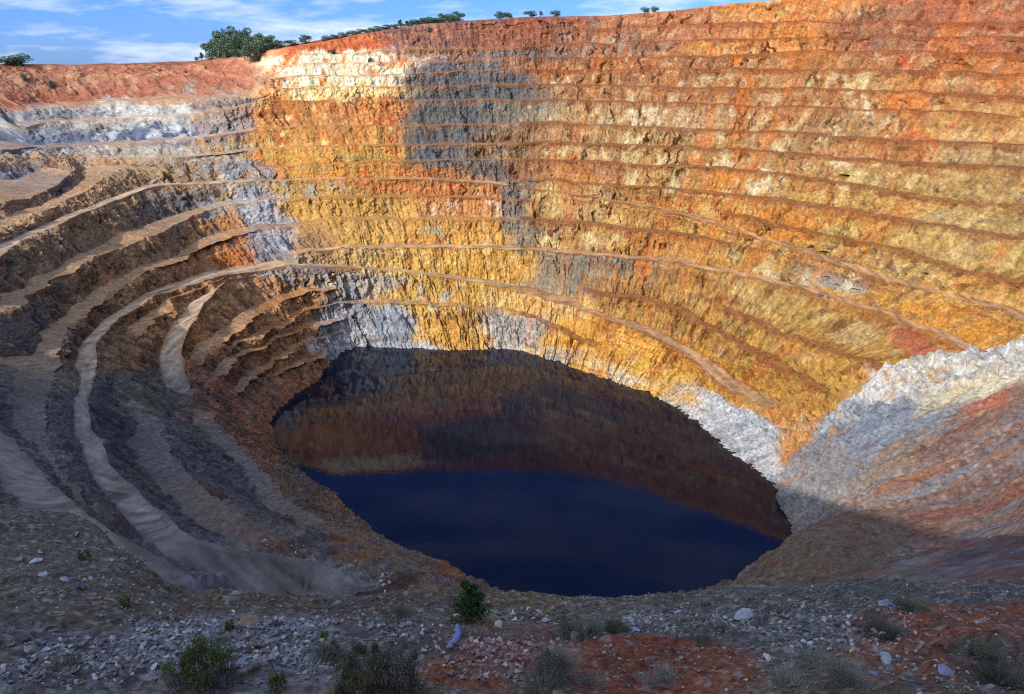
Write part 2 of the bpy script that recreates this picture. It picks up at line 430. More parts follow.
# ------------------------------------------------------------------ geology: colours of the rock, with shade put into some of them
# (x, y, rx, ry, tilt, main, second, speck)
G = [
 # hill at upper left, red earth
 (60,78,60,14,0,(160,104,80),(186,140,110),(120,78,60)), (150,78,90,16,0,(162,98,74),(184,128,98),(128,80,62)), (235,75,35,14,0,(170,98,70),(185,130,100),(120,72,58)),
 (40,98,40,8,0,(166,100,78),(150,86,66),(200,150,115)), (200,88,60,8,0,(165,110,85),(150,140,135),(120,85,70)),
 # grey-blue wall at left
 (60,118,55,12,0,(150,145,145),(190,185,178),(105,110,125)), (50,138,50,9,0,(112,118,136),(150,155,165),(88,96,116)), (140,112,45,10,0,(200,198,192),(160,160,160),(130,130,130)),
 (150,133,55,8,0,(104,114,136),(200,200,205),(72,84,108)), (225,110,30,14,0,(150,132,125),(175,160,150),(120,100,95)), (225,128,28,10,0,(160,140,135),(130,128,128),(190,175,160)),
 (150,153,70,6,0,(175,165,150),(205,195,180),(130,115,95)), (225,150,30,7,0,(165,150,120),(190,130,70),(150,150,155)),
 # plateau and piles, shade of the dark faces put into the colour
 (90,165,50,10,0,(190,150,115),(160,145,130),(170,120,85)), (40,180,26,12,0,(96,98,112),(130,130,140),(70,72,90)), (60,205,50,12,-0.5,(196,152,112),(175,120,80),(150,130,115)),
 (170,175,50,7,0,(160,130,95),(190,150,100),(170,168,168)), (230,172,40,9,0,(150,148,148),(180,140,100),(200,195,185)),
 # left benches
 (90,215,90,30,-0.4,(160,128,96),(120,100,82),(190,150,110)), (50,260,60,40,-0.4,(128,108,90),(160,128,100),(100,92,88)), (160,210,40,20,0,(120,112,108),(150,130,110),(90,88,92)),
 (120,260,60,30,-0.4,(150,118,86),(190,140,95),(110,95,85)), (215,225,30,14,0,(200,140,80),(150,110,75),(140,140,145)), (235,255,26,14,0,(200,120,60),(160,105,65),(120,100,85)),
 (215,210,14,8,0,(140,142,148),(170,165,160),(120,120,125)), (262,205,20,20,0,(172,172,176),(140,142,150),(205,200,195)), (270,240,24,18,0,(150,152,160),(180,178,178),(110,112,122)),
 (285,265,40,8,0,(165,152,140),(150,150,155),(185,150,110)), (170,300,60,22,-0.5,(186,134,88),(150,108,74),(205,160,115)), (100,330,40,26,0,(150,116,88),(180,136,96),(120,104,92)),
 (260,320,50,22,-0.4,(196,140,92),(140,104,76),(215,170,125)), (290,300,30,16,0,(180,130,85),(120,104,92),(205,150,100)), (270,360,36,18,0,(176,124,84),(128,100,78),(200,150,110)),
 (230,400,36,30,0,(156,112,88),(120,96,84),(186,120,96)), (270,430,22,40,0.3,(160,112,82),(130,100,80),(180,110,70)), 
 # grey slopes of the near left, their shade put into darker tones
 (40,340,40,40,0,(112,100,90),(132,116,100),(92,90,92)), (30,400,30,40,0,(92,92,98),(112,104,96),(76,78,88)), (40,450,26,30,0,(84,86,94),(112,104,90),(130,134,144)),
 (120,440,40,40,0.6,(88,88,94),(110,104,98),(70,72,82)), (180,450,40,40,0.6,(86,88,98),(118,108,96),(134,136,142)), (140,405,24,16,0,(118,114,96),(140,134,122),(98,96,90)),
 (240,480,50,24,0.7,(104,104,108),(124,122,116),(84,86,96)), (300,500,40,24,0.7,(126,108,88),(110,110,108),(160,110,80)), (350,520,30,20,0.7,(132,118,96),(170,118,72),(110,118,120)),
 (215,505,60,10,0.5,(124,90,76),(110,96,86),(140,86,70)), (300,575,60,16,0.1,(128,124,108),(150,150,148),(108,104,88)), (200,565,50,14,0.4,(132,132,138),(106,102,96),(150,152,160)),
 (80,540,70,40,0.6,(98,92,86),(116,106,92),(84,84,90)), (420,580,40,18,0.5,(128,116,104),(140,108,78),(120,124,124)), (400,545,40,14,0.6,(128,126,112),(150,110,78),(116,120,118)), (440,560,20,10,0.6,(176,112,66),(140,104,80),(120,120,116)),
 # bright corner of the far wall
 (330,60,72,10,0,(255,226,186),(222,130,70),(250,236,214)), (330,46,70,6,-0.12,(214,110,60),(190,86,50),(226,150,96)), (330,76,74,10,0,(255,232,192),(226,150,80),(252,240,220)), (330,92,74,8,0,(250,206,136),(214,140,60),(250,230,190)),
 (310,113,60,12,0,(206,140,78),(190,116,60),(226,186,120)), (370,113,40,12,0,(214,138,70),(200,110,52),(236,180,110)), (320,138,70,10,0,(208,148,76),(196,120,58),(226,190,120)), (330,156,70,10,0,(206,154,72),(220,130,60),(180,150,90)),
 (345,172,70,9,0,(210,146,66),(214,110,50),(190,150,84)), (440,176,40,8,0,(200,124,72),(214,150,94),(184,108,66)), (290,190,40,10,0,(190,150,84),(170,165,150),(206,150,76)),
 (420,188,60,8,0,(206,126,68),(204,142,76),(190,150,90)), (350,205,70,14,0,(206,156,78),(186,144,84),(222,170,84)), (470,205,40,12,0,(208,140,80),(226,190,150),(190,120,70)), (360,235,60,14,0,(216,166,84),(196,142,74),(226,196,120)),
 (440,235,60,14,0,(222,164,76),(200,130,62),(190,176,140)), (350,258,50,8,0,(206,164,100),(190,160,120),(220,180,110)), (430,262,60,10,0,(222,176,86),(206,150,70),(230,200,130)), (320,240,20,14,0,(150,110,80),(190,140,90),(120,96,80)),  # last, darker brown patch: a cast shadow painted on the wall
 (480,270,50,16,0,(222,168,70),(206,150,70),(230,190,110)),
 # foot of the far wall
 (350,285,40,10,0,(190,176,156),(150,150,156),(200,150,90)), (345,325,22,24,0,(186,184,184),(150,152,156),(130,128,130)), (397,324,20,18,0,(146,152,160),(168,172,178),(120,126,134)), (430,300,40,14,0,(222,176,90),(206,156,76),(190,184,170)),
 (455,330,36,16,0,(216,158,72),(226,180,90),(180,120,60)), (510,328,34,14,0,(176,170,160),(200,190,176),(130,126,118)), (530,300,40,12,0,(230,190,116),(222,166,80),(200,180,140)), (380,348,50,6,0,(196,196,196),(170,170,172),(210,206,200)),
 (540,352,50,8,0,(206,196,180),(220,180,120),(176,172,170)), (600,350,50,16,0.3,(232,172,62),(216,140,46),(236,196,110)), (650,372,40,12,0.4,(226,170,72),(236,206,150),(206,140,60)), (620,372,30,6,0.3,(226,206,170),(230,180,110),(200,190,180)),
 # grey slate panel
 (450,80,50,12,0,(122,116,114),(112,116,126),(150,110,84)), (470,100,64,12,0,(110,112,116),(124,120,116),(96,98,104)), (450,118,44,14,0,(116,114,112),(134,124,110),(98,98,102)), (520,112,40,14,0,(140,130,112),(120,118,116),(196,180,150)),
 (440,138,30,9,0,(112,112,116),(140,124,108),(96,98,104)), (440,158,26,8,0,(120,118,120),(140,130,118),(104,104,108)), (480,170,26,9,0,(126,120,116),(150,140,124),(104,104,106)), (500,150,30,10,0,(156,118,86),(130,120,110),(190,160,120)),
 (514,205,14,22,0.2,(130,122,112),(150,140,120),(110,106,104)), (525,235,14,14,0,(136,126,112),(160,130,96),(112,108,104)), (590,265,50,14,0,(146,136,118),(170,130,86),(124,120,112)), (560,285,40,10,0,(150,138,118),(180,128,70),(130,124,116)),
 # upper far right, brown
 (440,35,60,10,0,(150,100,84),(130,92,80),(170,120,100)), (520,35,60,12,0,(150,92,72),(136,86,70),(166,110,86)), (600,40,60,12,0,(146,104,86),(160,140,130),(170,100,70)), (530,54,40,6,0,(128,110,104),(150,92,70),(104,100,104)),
 (430,52,40,8,0,(156,116,90),(180,150,140),(136,96,76)), (700,30,60,10,0,(176,120,86),(160,100,70),(200,160,130)), (770,38,60,16,0,(196,134,70),(180,104,58),(206,170,110)), (880,36,70,12,0,(160,110,84),(146,110,96),(180,100,64)), (970,36,50,16,0,(170,104,76),(146,104,86),(190,120,80)),
 # right wall
 (600,66,60,8,0,(176,116,74),(150,100,74),(190,150,110)), (620,80,50,8,0,(170,120,80),(150,108,84),(210,190,160)), (700,64,60,8,0,(166,114,78),(146,104,78),(190,160,120)), (790,62,50,10,0,(180,118,66),(160,120,80),(200,160,100)), (900,62,60,10,0,(170,124,84),(190,96,60),(200,180,150)), (980,64,40,10,0,(180,116,66),(150,116,96),(190,110,60)),
 (660,96,70,9,0,(170,120,80),(200,180,146),(150,100,70)), (590,95,40,8,0,(160,124,90),(180,120,74),(200,176,130)), (800,82,60,10,0,(176,130,84),(200,186,150),(166,100,62)), (900,82,60,8,0,(180,134,84),(210,196,150),(160,100,66)), (980,86,40,10,0,(176,112,64),(166,116,80),(190,150,96)),
 (580,115,60,10,0,(176,148,106),(206,196,160),(150,116,84)), (680,117,60,10,0,(180,146,106),(216,204,176),(160,108,72)), (800,120,50,10,0,(172,128,84),(206,186,140),(160,96,62)), (880,124,50,10,0,(176,140,94),(216,206,180),(166,100,66)), (960,126,50,12,0,(186,142,84),(200,170,110),(180,106,60)),
 (560,135,60,8,0,(176,130,90),(196,170,120),(150,90,64)), (660,138,60,8,0,(180,148,100),(214,204,160),(166,100,64)), (780,142,60,8,0,(176,138,90),(206,196,150),(166,100,64)), (880,150,60,8,0,(176,126,80),(196,106,60),(186,160,110)), (980,155,40,10,0,(160,130,92),(186,160,100),(140,110,90)),
 (580,152,60,8,0,(176,132,86),(200,180,130),(160,90,60)), (680,156,60,8,0,(180,142,90),(216,206,160),(176,104,60)), (780,164,60,8,0,(178,136,84),(216,206,170),(176,104,58)), (900,172,60,10,0,(182,146,90),(206,186,130),(160,110,70)), (980,185,40,12,0,(170,140,90),(196,170,104),(140,112,84)),
 (570,170,60,8,0,(176,122,80),(190,150,100),(160,90,60)), (660,178,60,8,0,(190,144,80),(216,206,160),(196,116,56)), (770,185,50,8,0,(186,140,80),(220,206,170),(196,116,56)), (870,200,60,10,0,(190,156,90),(206,180,110),(160,106,66)), (960,220,50,10,0,(170,142,90),(196,170,110),(140,112,86)),
 (600,192,60,6,0,(180,140,84),(200,176,120),(160,96,60)), (700,205,50,8,0,(190,136,70),(206,170,100),(176,100,54)), (790,215,50,8,0,(206,140,60),(190,150,84),(176,110,60)), (880,235,50,10,0,(196,160,86),(216,190,120),(150,110,74)), (960,255,50,12,0,(180,148,86),(206,176,104),(146,112,84)),
 (570,212,50,10,0,(186,150,94),(206,180,120),(160,96,64)), (650,225,50,9,0,(190,148,80),(206,170,100),(176,106,58)), (740,222,40,10,0,(206,140,56),(190,140,70),(180,112,56)), (570,238,50,9,0,(186,146,84),(216,196,140),(160,96,64)), (660,248,50,10,0,(200,144,64),(190,150,84),(180,112,56)), (750,260,40,12,0,(200,146,66),(214,190,130),(170,124,76)),
 (860,265,40,10,0,(190,146,80),(206,176,104),(150,110,76)), (940,290,50,12,0,(196,148,74),(206,166,90),(160,110,66)), (800,272,24,10,0,(176,140,90),(206,200,176),(150,130,104)), (835,280,22,9,0.3,(160,156,146),(206,196,170),(130,126,116)),
 (640,280,50,14,0,(176,130,76),(196,140,66),(150,126,96)), (700,300,50,14,0.3,(182,142,76),(200,150,72),(160,104,58)), (790,310,50,14,0.3,(186,148,80),(206,180,110),(160,110,64)), (880,310,40,10,0.3,(206,150,60),(186,144,76),(166,116,66)), (940,320,30,10,0.3,(216,150,50),(196,140,60),(180,120,60)),
 (660,320,40,10,0.3,(190,144,72),(206,166,86),(166,104,56)), (740,345,40,12,0.4,(186,144,72),(200,150,66),(160,104,56)), (830,335,50,12,0.3,(180,140,70),(196,150,76),(150,110,64)), (910,345,12,7,0.2,(180,100,72),(196,130,60),(160,110,70)), (880,355,40,10,0.3,(196,146,62),(180,140,76),(170,110,56)),
 (720,375,40,12,0.5,(206,150,56),(196,140,60),(180,110,50)), (790,385,40,14,0.5,(200,148,62),(186,140,70),(176,104,50)), (840,375,40,14,0.4,(196,148,66),(180,140,76),(170,110,56)), (768,400,16,8,0.6,(206,136,60),(196,150,90),(180,110,56)),
 (738,58,8,8,0,(206,130,56),(196,120,60),(186,110,56)), (745,100,7,30,0.05,(200,120,56),(186,106,56),(196,140,80)), (735,150,9,26,0.05,(200,124,52),(190,110,50),(206,150,80)), (722,178,14,10,0,(206,136,54),(196,120,50),(206,160,90)), (606,330,8,14,0,(206,140,56),(190,120,50),(180,110,50)), (640,260,8,26,0,(206,130,54),(196,120,50),(180,110,50)), (915,130,14,30,-0.4,(196,120,60),(190,106,56),(206,160,90)), (800,230,16,8,0,(210,140,56),(200,130,54),(196,150,80)),
 # white and grey rock at right
 (690,400,22,10,0.4,(206,196,180),(226,180,110),(170,168,166)), (710,408,22,12,0.5,(190,190,192),(160,162,166),(210,206,200)), (745,435,26,14,0.8,(186,186,188),(150,152,156),(210,206,204)), (770,465,14,20,0.3,(190,188,186),(160,160,164),(206,180,140)),
 (800,435,22,10,-0.5,(206,150,80),(190,130,66),(200,180,150)), (795,452,16,7,-0.5,(190,124,72),(176,116,74),(180,140,100)), (880,390,22,16,0,(212,210,206),(180,180,180),(226,220,210)), (920,385,30,14,0,(216,206,190),(190,186,180),(200,170,120)), (968,378,34,12,0,(206,200,190),(170,168,166),(226,210,170)), (960,405,40,8,-0.4,(222,206,160),(206,180,120),(190,186,180)),
 (840,425,24,10,-0.4,(170,172,172),(140,146,152),(190,184,170)), (870,440,40,18,-0.4,(124,132,146),(146,150,158),(104,112,128)), (930,425,40,10,-0.5,(128,134,142),(150,150,150),(110,116,128)), (986,412,16,6,-0.5,(186,98,70),(176,92,68),(190,130,100)),
 (960,440,40,14,-0.6,(132,110,100),(140,130,126),(148,98,84)), (900,470,40,16,-0.6,(142,124,108),(160,120,86),(126,128,136)), (830,480,40,20,-0.5,(140,134,130),(160,120,100),(120,124,134)), (800,490,24,24,0,(150,148,144),(130,130,132),(166,150,130)), (970,480,40,20,-0.6,(126,110,104),(140,104,92),(132,130,136)),
 (890,505,50,12,-0.4,(142,126,116),(160,110,92),(130,132,140)), (830,520,40,10,-0.3,(150,142,132),(130,126,122),(166,156,146)),
 # basin at lower right
 (860,545,60,22,-0.2,(122,104,90),(136,98,78),(104,102,94)), (820,560,40,20,-0.4,(130,104,84),(112,104,94),(140,110,84)), (950,530,50,20,-0.5,(128,104,92),(150,98,82),(110,108,104)), (930,565,24,12,0,(150,108,96),(112,114,116),(140,150,156)), (985,565,30,24,0,(104,102,108),(130,98,88),(90,92,100)), (910,572,20,12,0,(150,146,132),(128,118,104),(160,156,146)),
 (760,582,26,10,0,(138,132,124),(128,104,84),(160,160,160)), (770,560,30,16,-0.5,(140,106,80),(120,100,86),(150,118,90)), (620,640,300,40,0,(110,100,92),(130,112,96),(96,94,96)),
]
GM = np.array([[g[0], g[1], g[2], g[3], g[4]] for g in G]); GC = np.array([[lin(g[5]), lin(g[6]), lin(g[7])] for g in G])
ALB = 0.64
def geology(px, py, x3, y3, z, warp=9.0, along=None):
    """a: metres along the wall, z: height"""
    n = px.size; px = px.ravel(); py = py.ravel(); x3 = x3.ravel(); y3 = y3.ravel(); z = z.ravel()
    wx = px + warp*2.0*fbm(x3/14, y3/14, z/14, oct=5, seed=201, gain=.6); wy = py + warp*1.2*fbm(x3/14, y3/14, z/14, oct=5, seed=202, gain=.6)
    out_ = np.zeros((n, 3)); wsum = np.zeros(n)
    m1 = smooth(-0.05, 0.35, fbm(x3/8, y3/8, z/10, oct=4, seed=203, gain=0.65))
    m2 = smooth(0.12, 0.40, fbm(x3/4, y3/4, z/6, oct=4, seed=204, gain=0.65))
    if along is not None:
        t_, s1, s2 = along; m1 = m1*(1-t_) + t_*s1; m2 = m2*(1-t_) + t_*s2
    for g, c in zip(GM, GC):
        dx, dy = wx-g[0], wy-g[1]
        ca, sa = math.cos(g[4]), math.sin(g[4])
        q = ((dx*ca+dy*sa)/g[2])**2 + ((-dx*sa+dy*ca)/g[3])**2
        w = np.exp(-np.minimum(2.4*q, 60)) + 1e-12/(1+q)**3
        col = c[0]*(1-m1[:, None]) + c[1]*m1[:, None]
        col = col*(1-m2[:, None]) + c[2]*m2[:, None]
        out_ += w[:, None]*col; wsum += w
    return out_/wsum[:, None]

wA = A + 6*fbm(A/20, R/20, oct=3, seed=207)
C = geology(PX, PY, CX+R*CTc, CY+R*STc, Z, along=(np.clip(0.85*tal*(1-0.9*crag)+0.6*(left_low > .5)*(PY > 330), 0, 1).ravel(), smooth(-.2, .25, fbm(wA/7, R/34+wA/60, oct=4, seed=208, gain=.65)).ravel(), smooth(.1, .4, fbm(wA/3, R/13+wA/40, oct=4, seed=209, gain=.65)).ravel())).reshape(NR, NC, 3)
# streaks of wash and mineral down the faces
stk = smooth(0.1, 0.55, fbm(A/1.7, Z/16, oct=3, seed=301))
lum = C.mean(-1, keepdims=True)
C = lum + (C-lum)*0.95
C = C*(1+0.16*fbm(A/70, Z/1.4, oct=2, seed=303))[..., None]
C = C*(1-0.28*stk[..., None])
pale = smooth(0.0, 0.3, 0.6*fbm(A/12, Z/14, oct=3, seed=305)+0.75*fbm(A/1.6, Z/3.2, oct=3, seed=306, gain=.7)-0.05)*smooth(0.05, 0.2, S)*(1-smooth(0.5, 0.85, S))*(1-TOP)
rightw = smooth(480, 600, PX)*(PY < 360)*inner
tl = lin((226, 212, 176))
C = C + (tl-C)*(0.24*pale*rightw)[..., None]
C = C*(1 + (rightw*(1-0.45*smooth(180, 260, PY)))[..., None]*(np.array([0.92, 0.81, 0.68])-1))
slate = smooth(402, 408, PX+6*fbm(A/6, Z/6, oct=3, seed=311))*(1-smooth(520, 560, PX))*smooth(66, 74, PY)*(1-smooth(172, 184, PY))
C = C*(1-0.24*slate[..., None])
chute = smooth(0.22, 0.5, fbm(A/11 + 0.25*fbm(A/5, Z/9, oct=2, seed=312), Z/48, oct=3, seed=313))*smooth(470, 560, PX)*(PY < 380)*inner
C = C + (lin((196, 116, 56))-C)*(0.5*chute)[..., None]
grime = smooth(0.1, 0.5, fbm(A/4, Z/5, oct=4, seed=314, gain=.7))*rightw
C = C + (lin((128, 104, 78))-C)*(0.42*grime)[..., None]
# debris on the benches, spilling over the upper edge of the face
spill = np.clip(TOP + 0.9*(1-TOP)*smooth(0.68, 1.05, S + 0.30*fbm(A/5, Z/9, oct=3, seed=310))*(S > 0), 0, 1)
tops = np.where((PX > 520)[..., None], lin((142, 84, 50)), np.where((PX > 255)[..., None], lin((184, 124, 70)), lin((206, 164, 120))))
shadeleft = smooth(330, 400, PY)*(PX < 420)  # shade of the lower left, put into bench and road colours
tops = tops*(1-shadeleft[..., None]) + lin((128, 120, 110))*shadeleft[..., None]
wgt = np.where(PX > 520, 0.72, 0.45)*inner*(PY < 640)
wgt = wgt*np.where((PX > 660) & (PY > 395), 0.0, 1.0)
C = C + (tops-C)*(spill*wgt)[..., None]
roadc = np.where((PX > 520)[..., None], lin((186, 142, 100)), np.where((PX > 255)[..., None], lin((200, 164, 124)), lin((196, 168, 140))))
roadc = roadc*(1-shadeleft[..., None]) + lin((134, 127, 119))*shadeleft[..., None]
rn = 0.75*fbm(A/16, R/3.0, oct=5, seed=321, gain=.7) + 0.45*fbm(A/45, R/1.3, oct=2, seed=322) + 0.35*fbm(A/3, R/3, oct=3, seed=324, gain=.7)
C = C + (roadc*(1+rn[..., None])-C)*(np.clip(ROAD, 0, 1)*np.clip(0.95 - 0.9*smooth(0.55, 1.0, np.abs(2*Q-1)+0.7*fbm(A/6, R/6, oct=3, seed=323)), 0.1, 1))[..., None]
# land beyond the rim: scrub and red earth
scr = lin((150, 96, 66))*(0.8+0.3*fbm(A/15, R/15, oct=3, seed=330))[..., None]
beyond = np.where(inner, 0, 1)*smooth(6, 40, R-lr[NL+1][0][None, :])
C = C + (scr-C)*beyond[..., None]
gr_ = 1 + 0.30*vnoise(X/0.8, Y/0.8, Z/0.8, 341)*(1-0.6*ROAD) + 0.22*fbm(X/2.4, Y/2.4, Z/2.4, oct=2, seed=342)*(1-0.5*ROAD)
C = C*gr_[..., None]
sp1 = smooth(0.55, 0.75, vnoise(X/1.1, Y/1.1, Z/1.1, 343))*(1-ROAD)*inner
C = C + (C*1.35 + 0.05 - C)*(0.5*sp1)[..., None]
C = np.clip(C*ALB, 0.004, 0.54)

V = np.stack([X, Y, Zd], -1).reshape(-1, 3); CV = C.reshape(-1, 3)
segtop = (ROAD[:-1, :-1] > 0.5) & (ROAD[:-1, 1:] > 0.5) & (FACE[:-1, :-1] < 0.5)
def sub_mesh(name, mask, mat, **kw):
    f = grid_faces(NR, NC, mask)
    used, inv = np.unique(f, return_inverse=True)
    return mesh_np(name, V[used], inv.reshape(f.shape), mat, CV[used], **kw)
inmask = np.broadcast_to((np.arange(NR-1) < ROWS_IN-1)[:, None], (NR-1, NC-1))
tag(sub_mesh('quarry_terrain', inmask & ~segtop, M_rock), 'terraced rock slopes of the open pit stepping down to dark water', 'terrain', kind='structure')
tag(sub_mesh('hilltop_ground', ~inmask, M_rock), 'reddish ground rolling away beyond the rim of the pit', 'ground', kind='structure')
KF = np.broadcast_to(KK[:-1, None], (NR-1, NC-1))
road_text = {'E': 'short dusty spur road dropping off the main haul road at left', 'D': 'winding main haul road curving round the left side above the water',
             'R4': 'narrow orange haul road along the middle of the far wall', 'R6': 'pale ramp road slanting across the upper benches'}
for k in range(NL):
    if LINES[k][2]:
        mk = segtop & (KF == k+1)
        if mk.any(): tag(sub_mesh('dirt_road', mk, M_road), road_text[LINES[k][0]], 'road', kind='structure')

# ------------------------------------------------------------------ craggy outcrop and scree at the right, on a finer sheet
PT = np.arange(-60, 17, 0.15); PU = np.concatenate([[-0.02], np.linspace(0, 0.64, 340)])
pkr, pkz = base_knots(PT)
pr = np.vstack([pkr[:, 0][None]-8, _pchip(UK, pkr.T.copy(), PU[1:])]); pz = np.vstack([pkz[:, 0][None]-9, _pchip(UK, pkz.T.copy(), PU[1:])])
pct, pst = np.cos(np.radians(PT))[None, :], np.sin(np.radians(PT))[None, :]
p3x, p3y = CX+pr*pct, CY+pr*pst
ppx, ppy, ppf = project(p3x, p3y, pz)
pA = np.radians(PT)[None, :]*170 + 0*pr
dr_u, dz_u = np.gradient(pr, axis=0), np.gradient(pz, axis=0); dl = np.hypot(dr_u, dz_u)+1e-6
pns, pnc = dz_u/dl, dr_u/dl
below = ppy - np.interp(ppx, BX_, BY_) + 7*fbm(p3x/7, p3y/7, pz/7, oct=4, seed=701, gain=.65) + 5*fbm(p3x/22, p3y/22, pz/22, oct=2, seed=702)
ins = smooth(-3, 7, below)*smooth(-60, -54, PT)[None, :]*(1-smooth(12, 16, PT))[None, :]
cr_w = (1-smooth(26, 52, below + 8*fbm(p3x/12, p3y/12, pz/12, oct=2, seed=703)))*smooth(790, 830, ppx)
fl_ = smooth(500, 530, ppy + 0.12*(ppx-900))            # flatter floor low down
wA1 = pA - 0.55*pr + 5*fbm(p3x/20, p3y/20, pz/20, oct=3, seed=704)
rock_ = 6.0*fbm(p3x/8, p3y/8, pz/6, oct=5, seed=705, gain=.62) + 3.2*np.abs(fbm(p3x/5, p3y/5, pz/9, oct=3, seed=706)) + 2.0*np.floor(2.5*fbm(p3x/9, p3y/9, pz/7, oct=2, seed=707))/2.5
scree = 1.7*ridged(wA1/10, pr/60, 3, 708) + 1.0*ridged(wA1/3.4, pr/22, 2, 709) + 1.3*fbm(p3x/3, p3y/3, pz/3, oct=4, seed=710, gain=.6) + 1.3*np.clip(vnoise(p3x/1.3, p3y/1.3, pz/1.3, 711)-0.45, 0, 1)
scree = scree*(1-0.45*fl_) + fl_*0.8*fbm(p3x/14, p3y/14, oct=3, seed=712)
off = ins*(2.6 + cr_w*(2.2+1.1*rock_) + (1-cr_w)*scree) - (1-ins)*4
pX, pY, pZ = CX+(pr-off*pns)*pct, CY+(pr-off*pns)*pst, pz+off*pnc
st1 = smooth(-.15, .3, fbm(wA1/8, pr/40+wA1/50, oct=5, seed=713, gain=.68)); st2 = smooth(.08, .35, fbm(wA1/3.4, pr/14+wA1/30, oct=4, seed=714, gain=.68))
PCc = geology(ppx, ppy, p3x, p3y, pz, along=((0.75*(1-cr_w)).ravel(), st1.ravel(), st2.ravel())).reshape(*ppx.shape, 3)
lumP = PCc.mean(-1, keepdims=True); PCc = lumP + (PCc-lumP)*0.84
rust = smooth(0.12, 0.35, fbm(p3x/5, p3y/5, pz/4, oct=4, seed=715, gain=.65))*cr_w
PCc = PCc + (lin((186, 140, 84))-PCc)*(0.6*rust)[..., None]
ochre = smooth(0.14, 0.34, fbm(wA1/7, pr/30, oct=4, seed=719, gain=.66))*(1-cr_w)*(1-0.6*fl_)
PCc = PCc + (lin((158, 106, 66))-PCc)*(0.65*ochre)[..., None]
maroon = smooth(0.12, 0.34, fbm(wA1/8+40, pr/34, oct=4, seed=720, gain=.66))*(1-cr_w)*smooth(880, 930, ppx)
PCc = PCc + (lin((122, 74, 62))-PCc)*(0.5*maroon)[..., None]
blk_ = smooth(0.05, 0.4, fbm(p3x/2.2, p3y/2.2, pz/2.2, oct=3, seed=716, gain=.7))
PCc = PCc*(1-0.30*blk_)[..., None]
wb = smooth(0.50, 0.62, vnoise(p3x/1.5, p3y/1.5, pz/1.5, 717))*(1-cr_w)*(1-fl_)
PCc = PCc + (lin((196, 190, 180))-PCc)*(0.25*wb)[..., None]
PCc = np.clip(PCc*ALB*(1+0.3*vnoise(p3x/0.7, p3y/0.7, pz/0.7, 718))[..., None], 0.004, 0.54)
pmask = (ins[:-1, :-1] + ins[1:, 1:] + ins[:-1, 1:] + ins[1:, :-1]) > 0.02
pf_ = grid_faces(*pr.shape, pmask); pu_, pinv = np.unique(pf_, return_inverse=True)
tag(mesh_np('rocky_hillside', np.stack([pX, pY, pZ], -1).reshape(-1, 3)[pu_], pinv.reshape(pf_.shape), M_rock, PCc.reshape(-1, 3)[pu_]),
    'craggy white and grey outcrop above streaked scree on the right of the lake', 'slope', kind='structure')

# ------------------------------------------------------------------ foreground slope under the viewpoint
FP = {   # image column: (row, distance ahead)
 -150: [(694,20),(679,21.5),(640,26),(600,35),(560,46),(530,54),(510,60),(496,66)],
 60: [(694,20),(679,21.5),(640,26.5),(600,35),(565,44),(540,52),(525,57),(515,61)],
 200: [(694,20),(679,21.5),(640,27),(622,32),(612,36),(606,39),(603,41),(602,42)],
 350: [(694,20),(679,21.5),(640,27.5),(622,33),(610,38),(604,42),(602,44),(601,46)],
 500: [(694,20),(679,21.5),(640,27.5),(618,34),(606,39),(600,43),(598,45),(597,47)],
 620: [(694,20),(679,21.5),(640,27.5),(620,33),(610,37),(604,41),(602,44),(601,46)],
 740: [(694,20),(679,21.5),(640,27.5),(618,33),(606,38),(598,43),(595,46),(594,48)],
 860: [(694,20),(679,21.5),(640,27.5),(616,34),(602,39),(592,44),(587,48),(585,50)],
 1000: [(694,20),(679,21.5),(640,27.5),(612,35),(598,40),(589,44),(586,47),(584,49)],
 1180: [(694,20),(679,21.5),(640,27.5),(612,35),(598,40),(589,44),(586,47),(584,49)],
}
fpx = np.array(sorted(FP), float)
tanv = (fpx-W/2)/F
NFc, = (560,)
tg = np.linspace(-0.86, 0.86, NFc)          # lateral / forward (in camera space, fwd axis)
prof_d, prof_z = [], []
for px in fpx:
    ds, zs = [0.6, 6.0, 12.0], []
    pts = FP[px]
    d_, z_ = [], []
    for py, fy in pts:
        p = at_y(px, py, fy); d_.append(p[1]); z_.append(p[2])
    zs = [-2.2, -8.2, -13.4]
    ds += d_; zs += z_
    # over the lip and down under the pit slope
    ds += [d_[-1]+4, d_[-1]+12]; zs += [z_[-1]-4.2, z_[-1]-17]
    prof_d.append(ds); prof_z.append(zs)
prof_d, prof_z = np.array(prof_d), np.array(prof_z)
NFr = 330
tt = np.linspace(0, 1, NFr)
pk = np.linspace(0, 1, prof_d.shape[1])
# arc parameter: dense where it shows
pk = np.array([0, .03, .06, .10, .16, .36, .54, .66, .76, .84, .90, .95, 1.0])[:prof_d.shape[1]]
PD = np.array([np.interp(tt, pk, d) for d in prof_d]); PZ_ = _pchip(pk, prof_z.T.copy(), tt).T
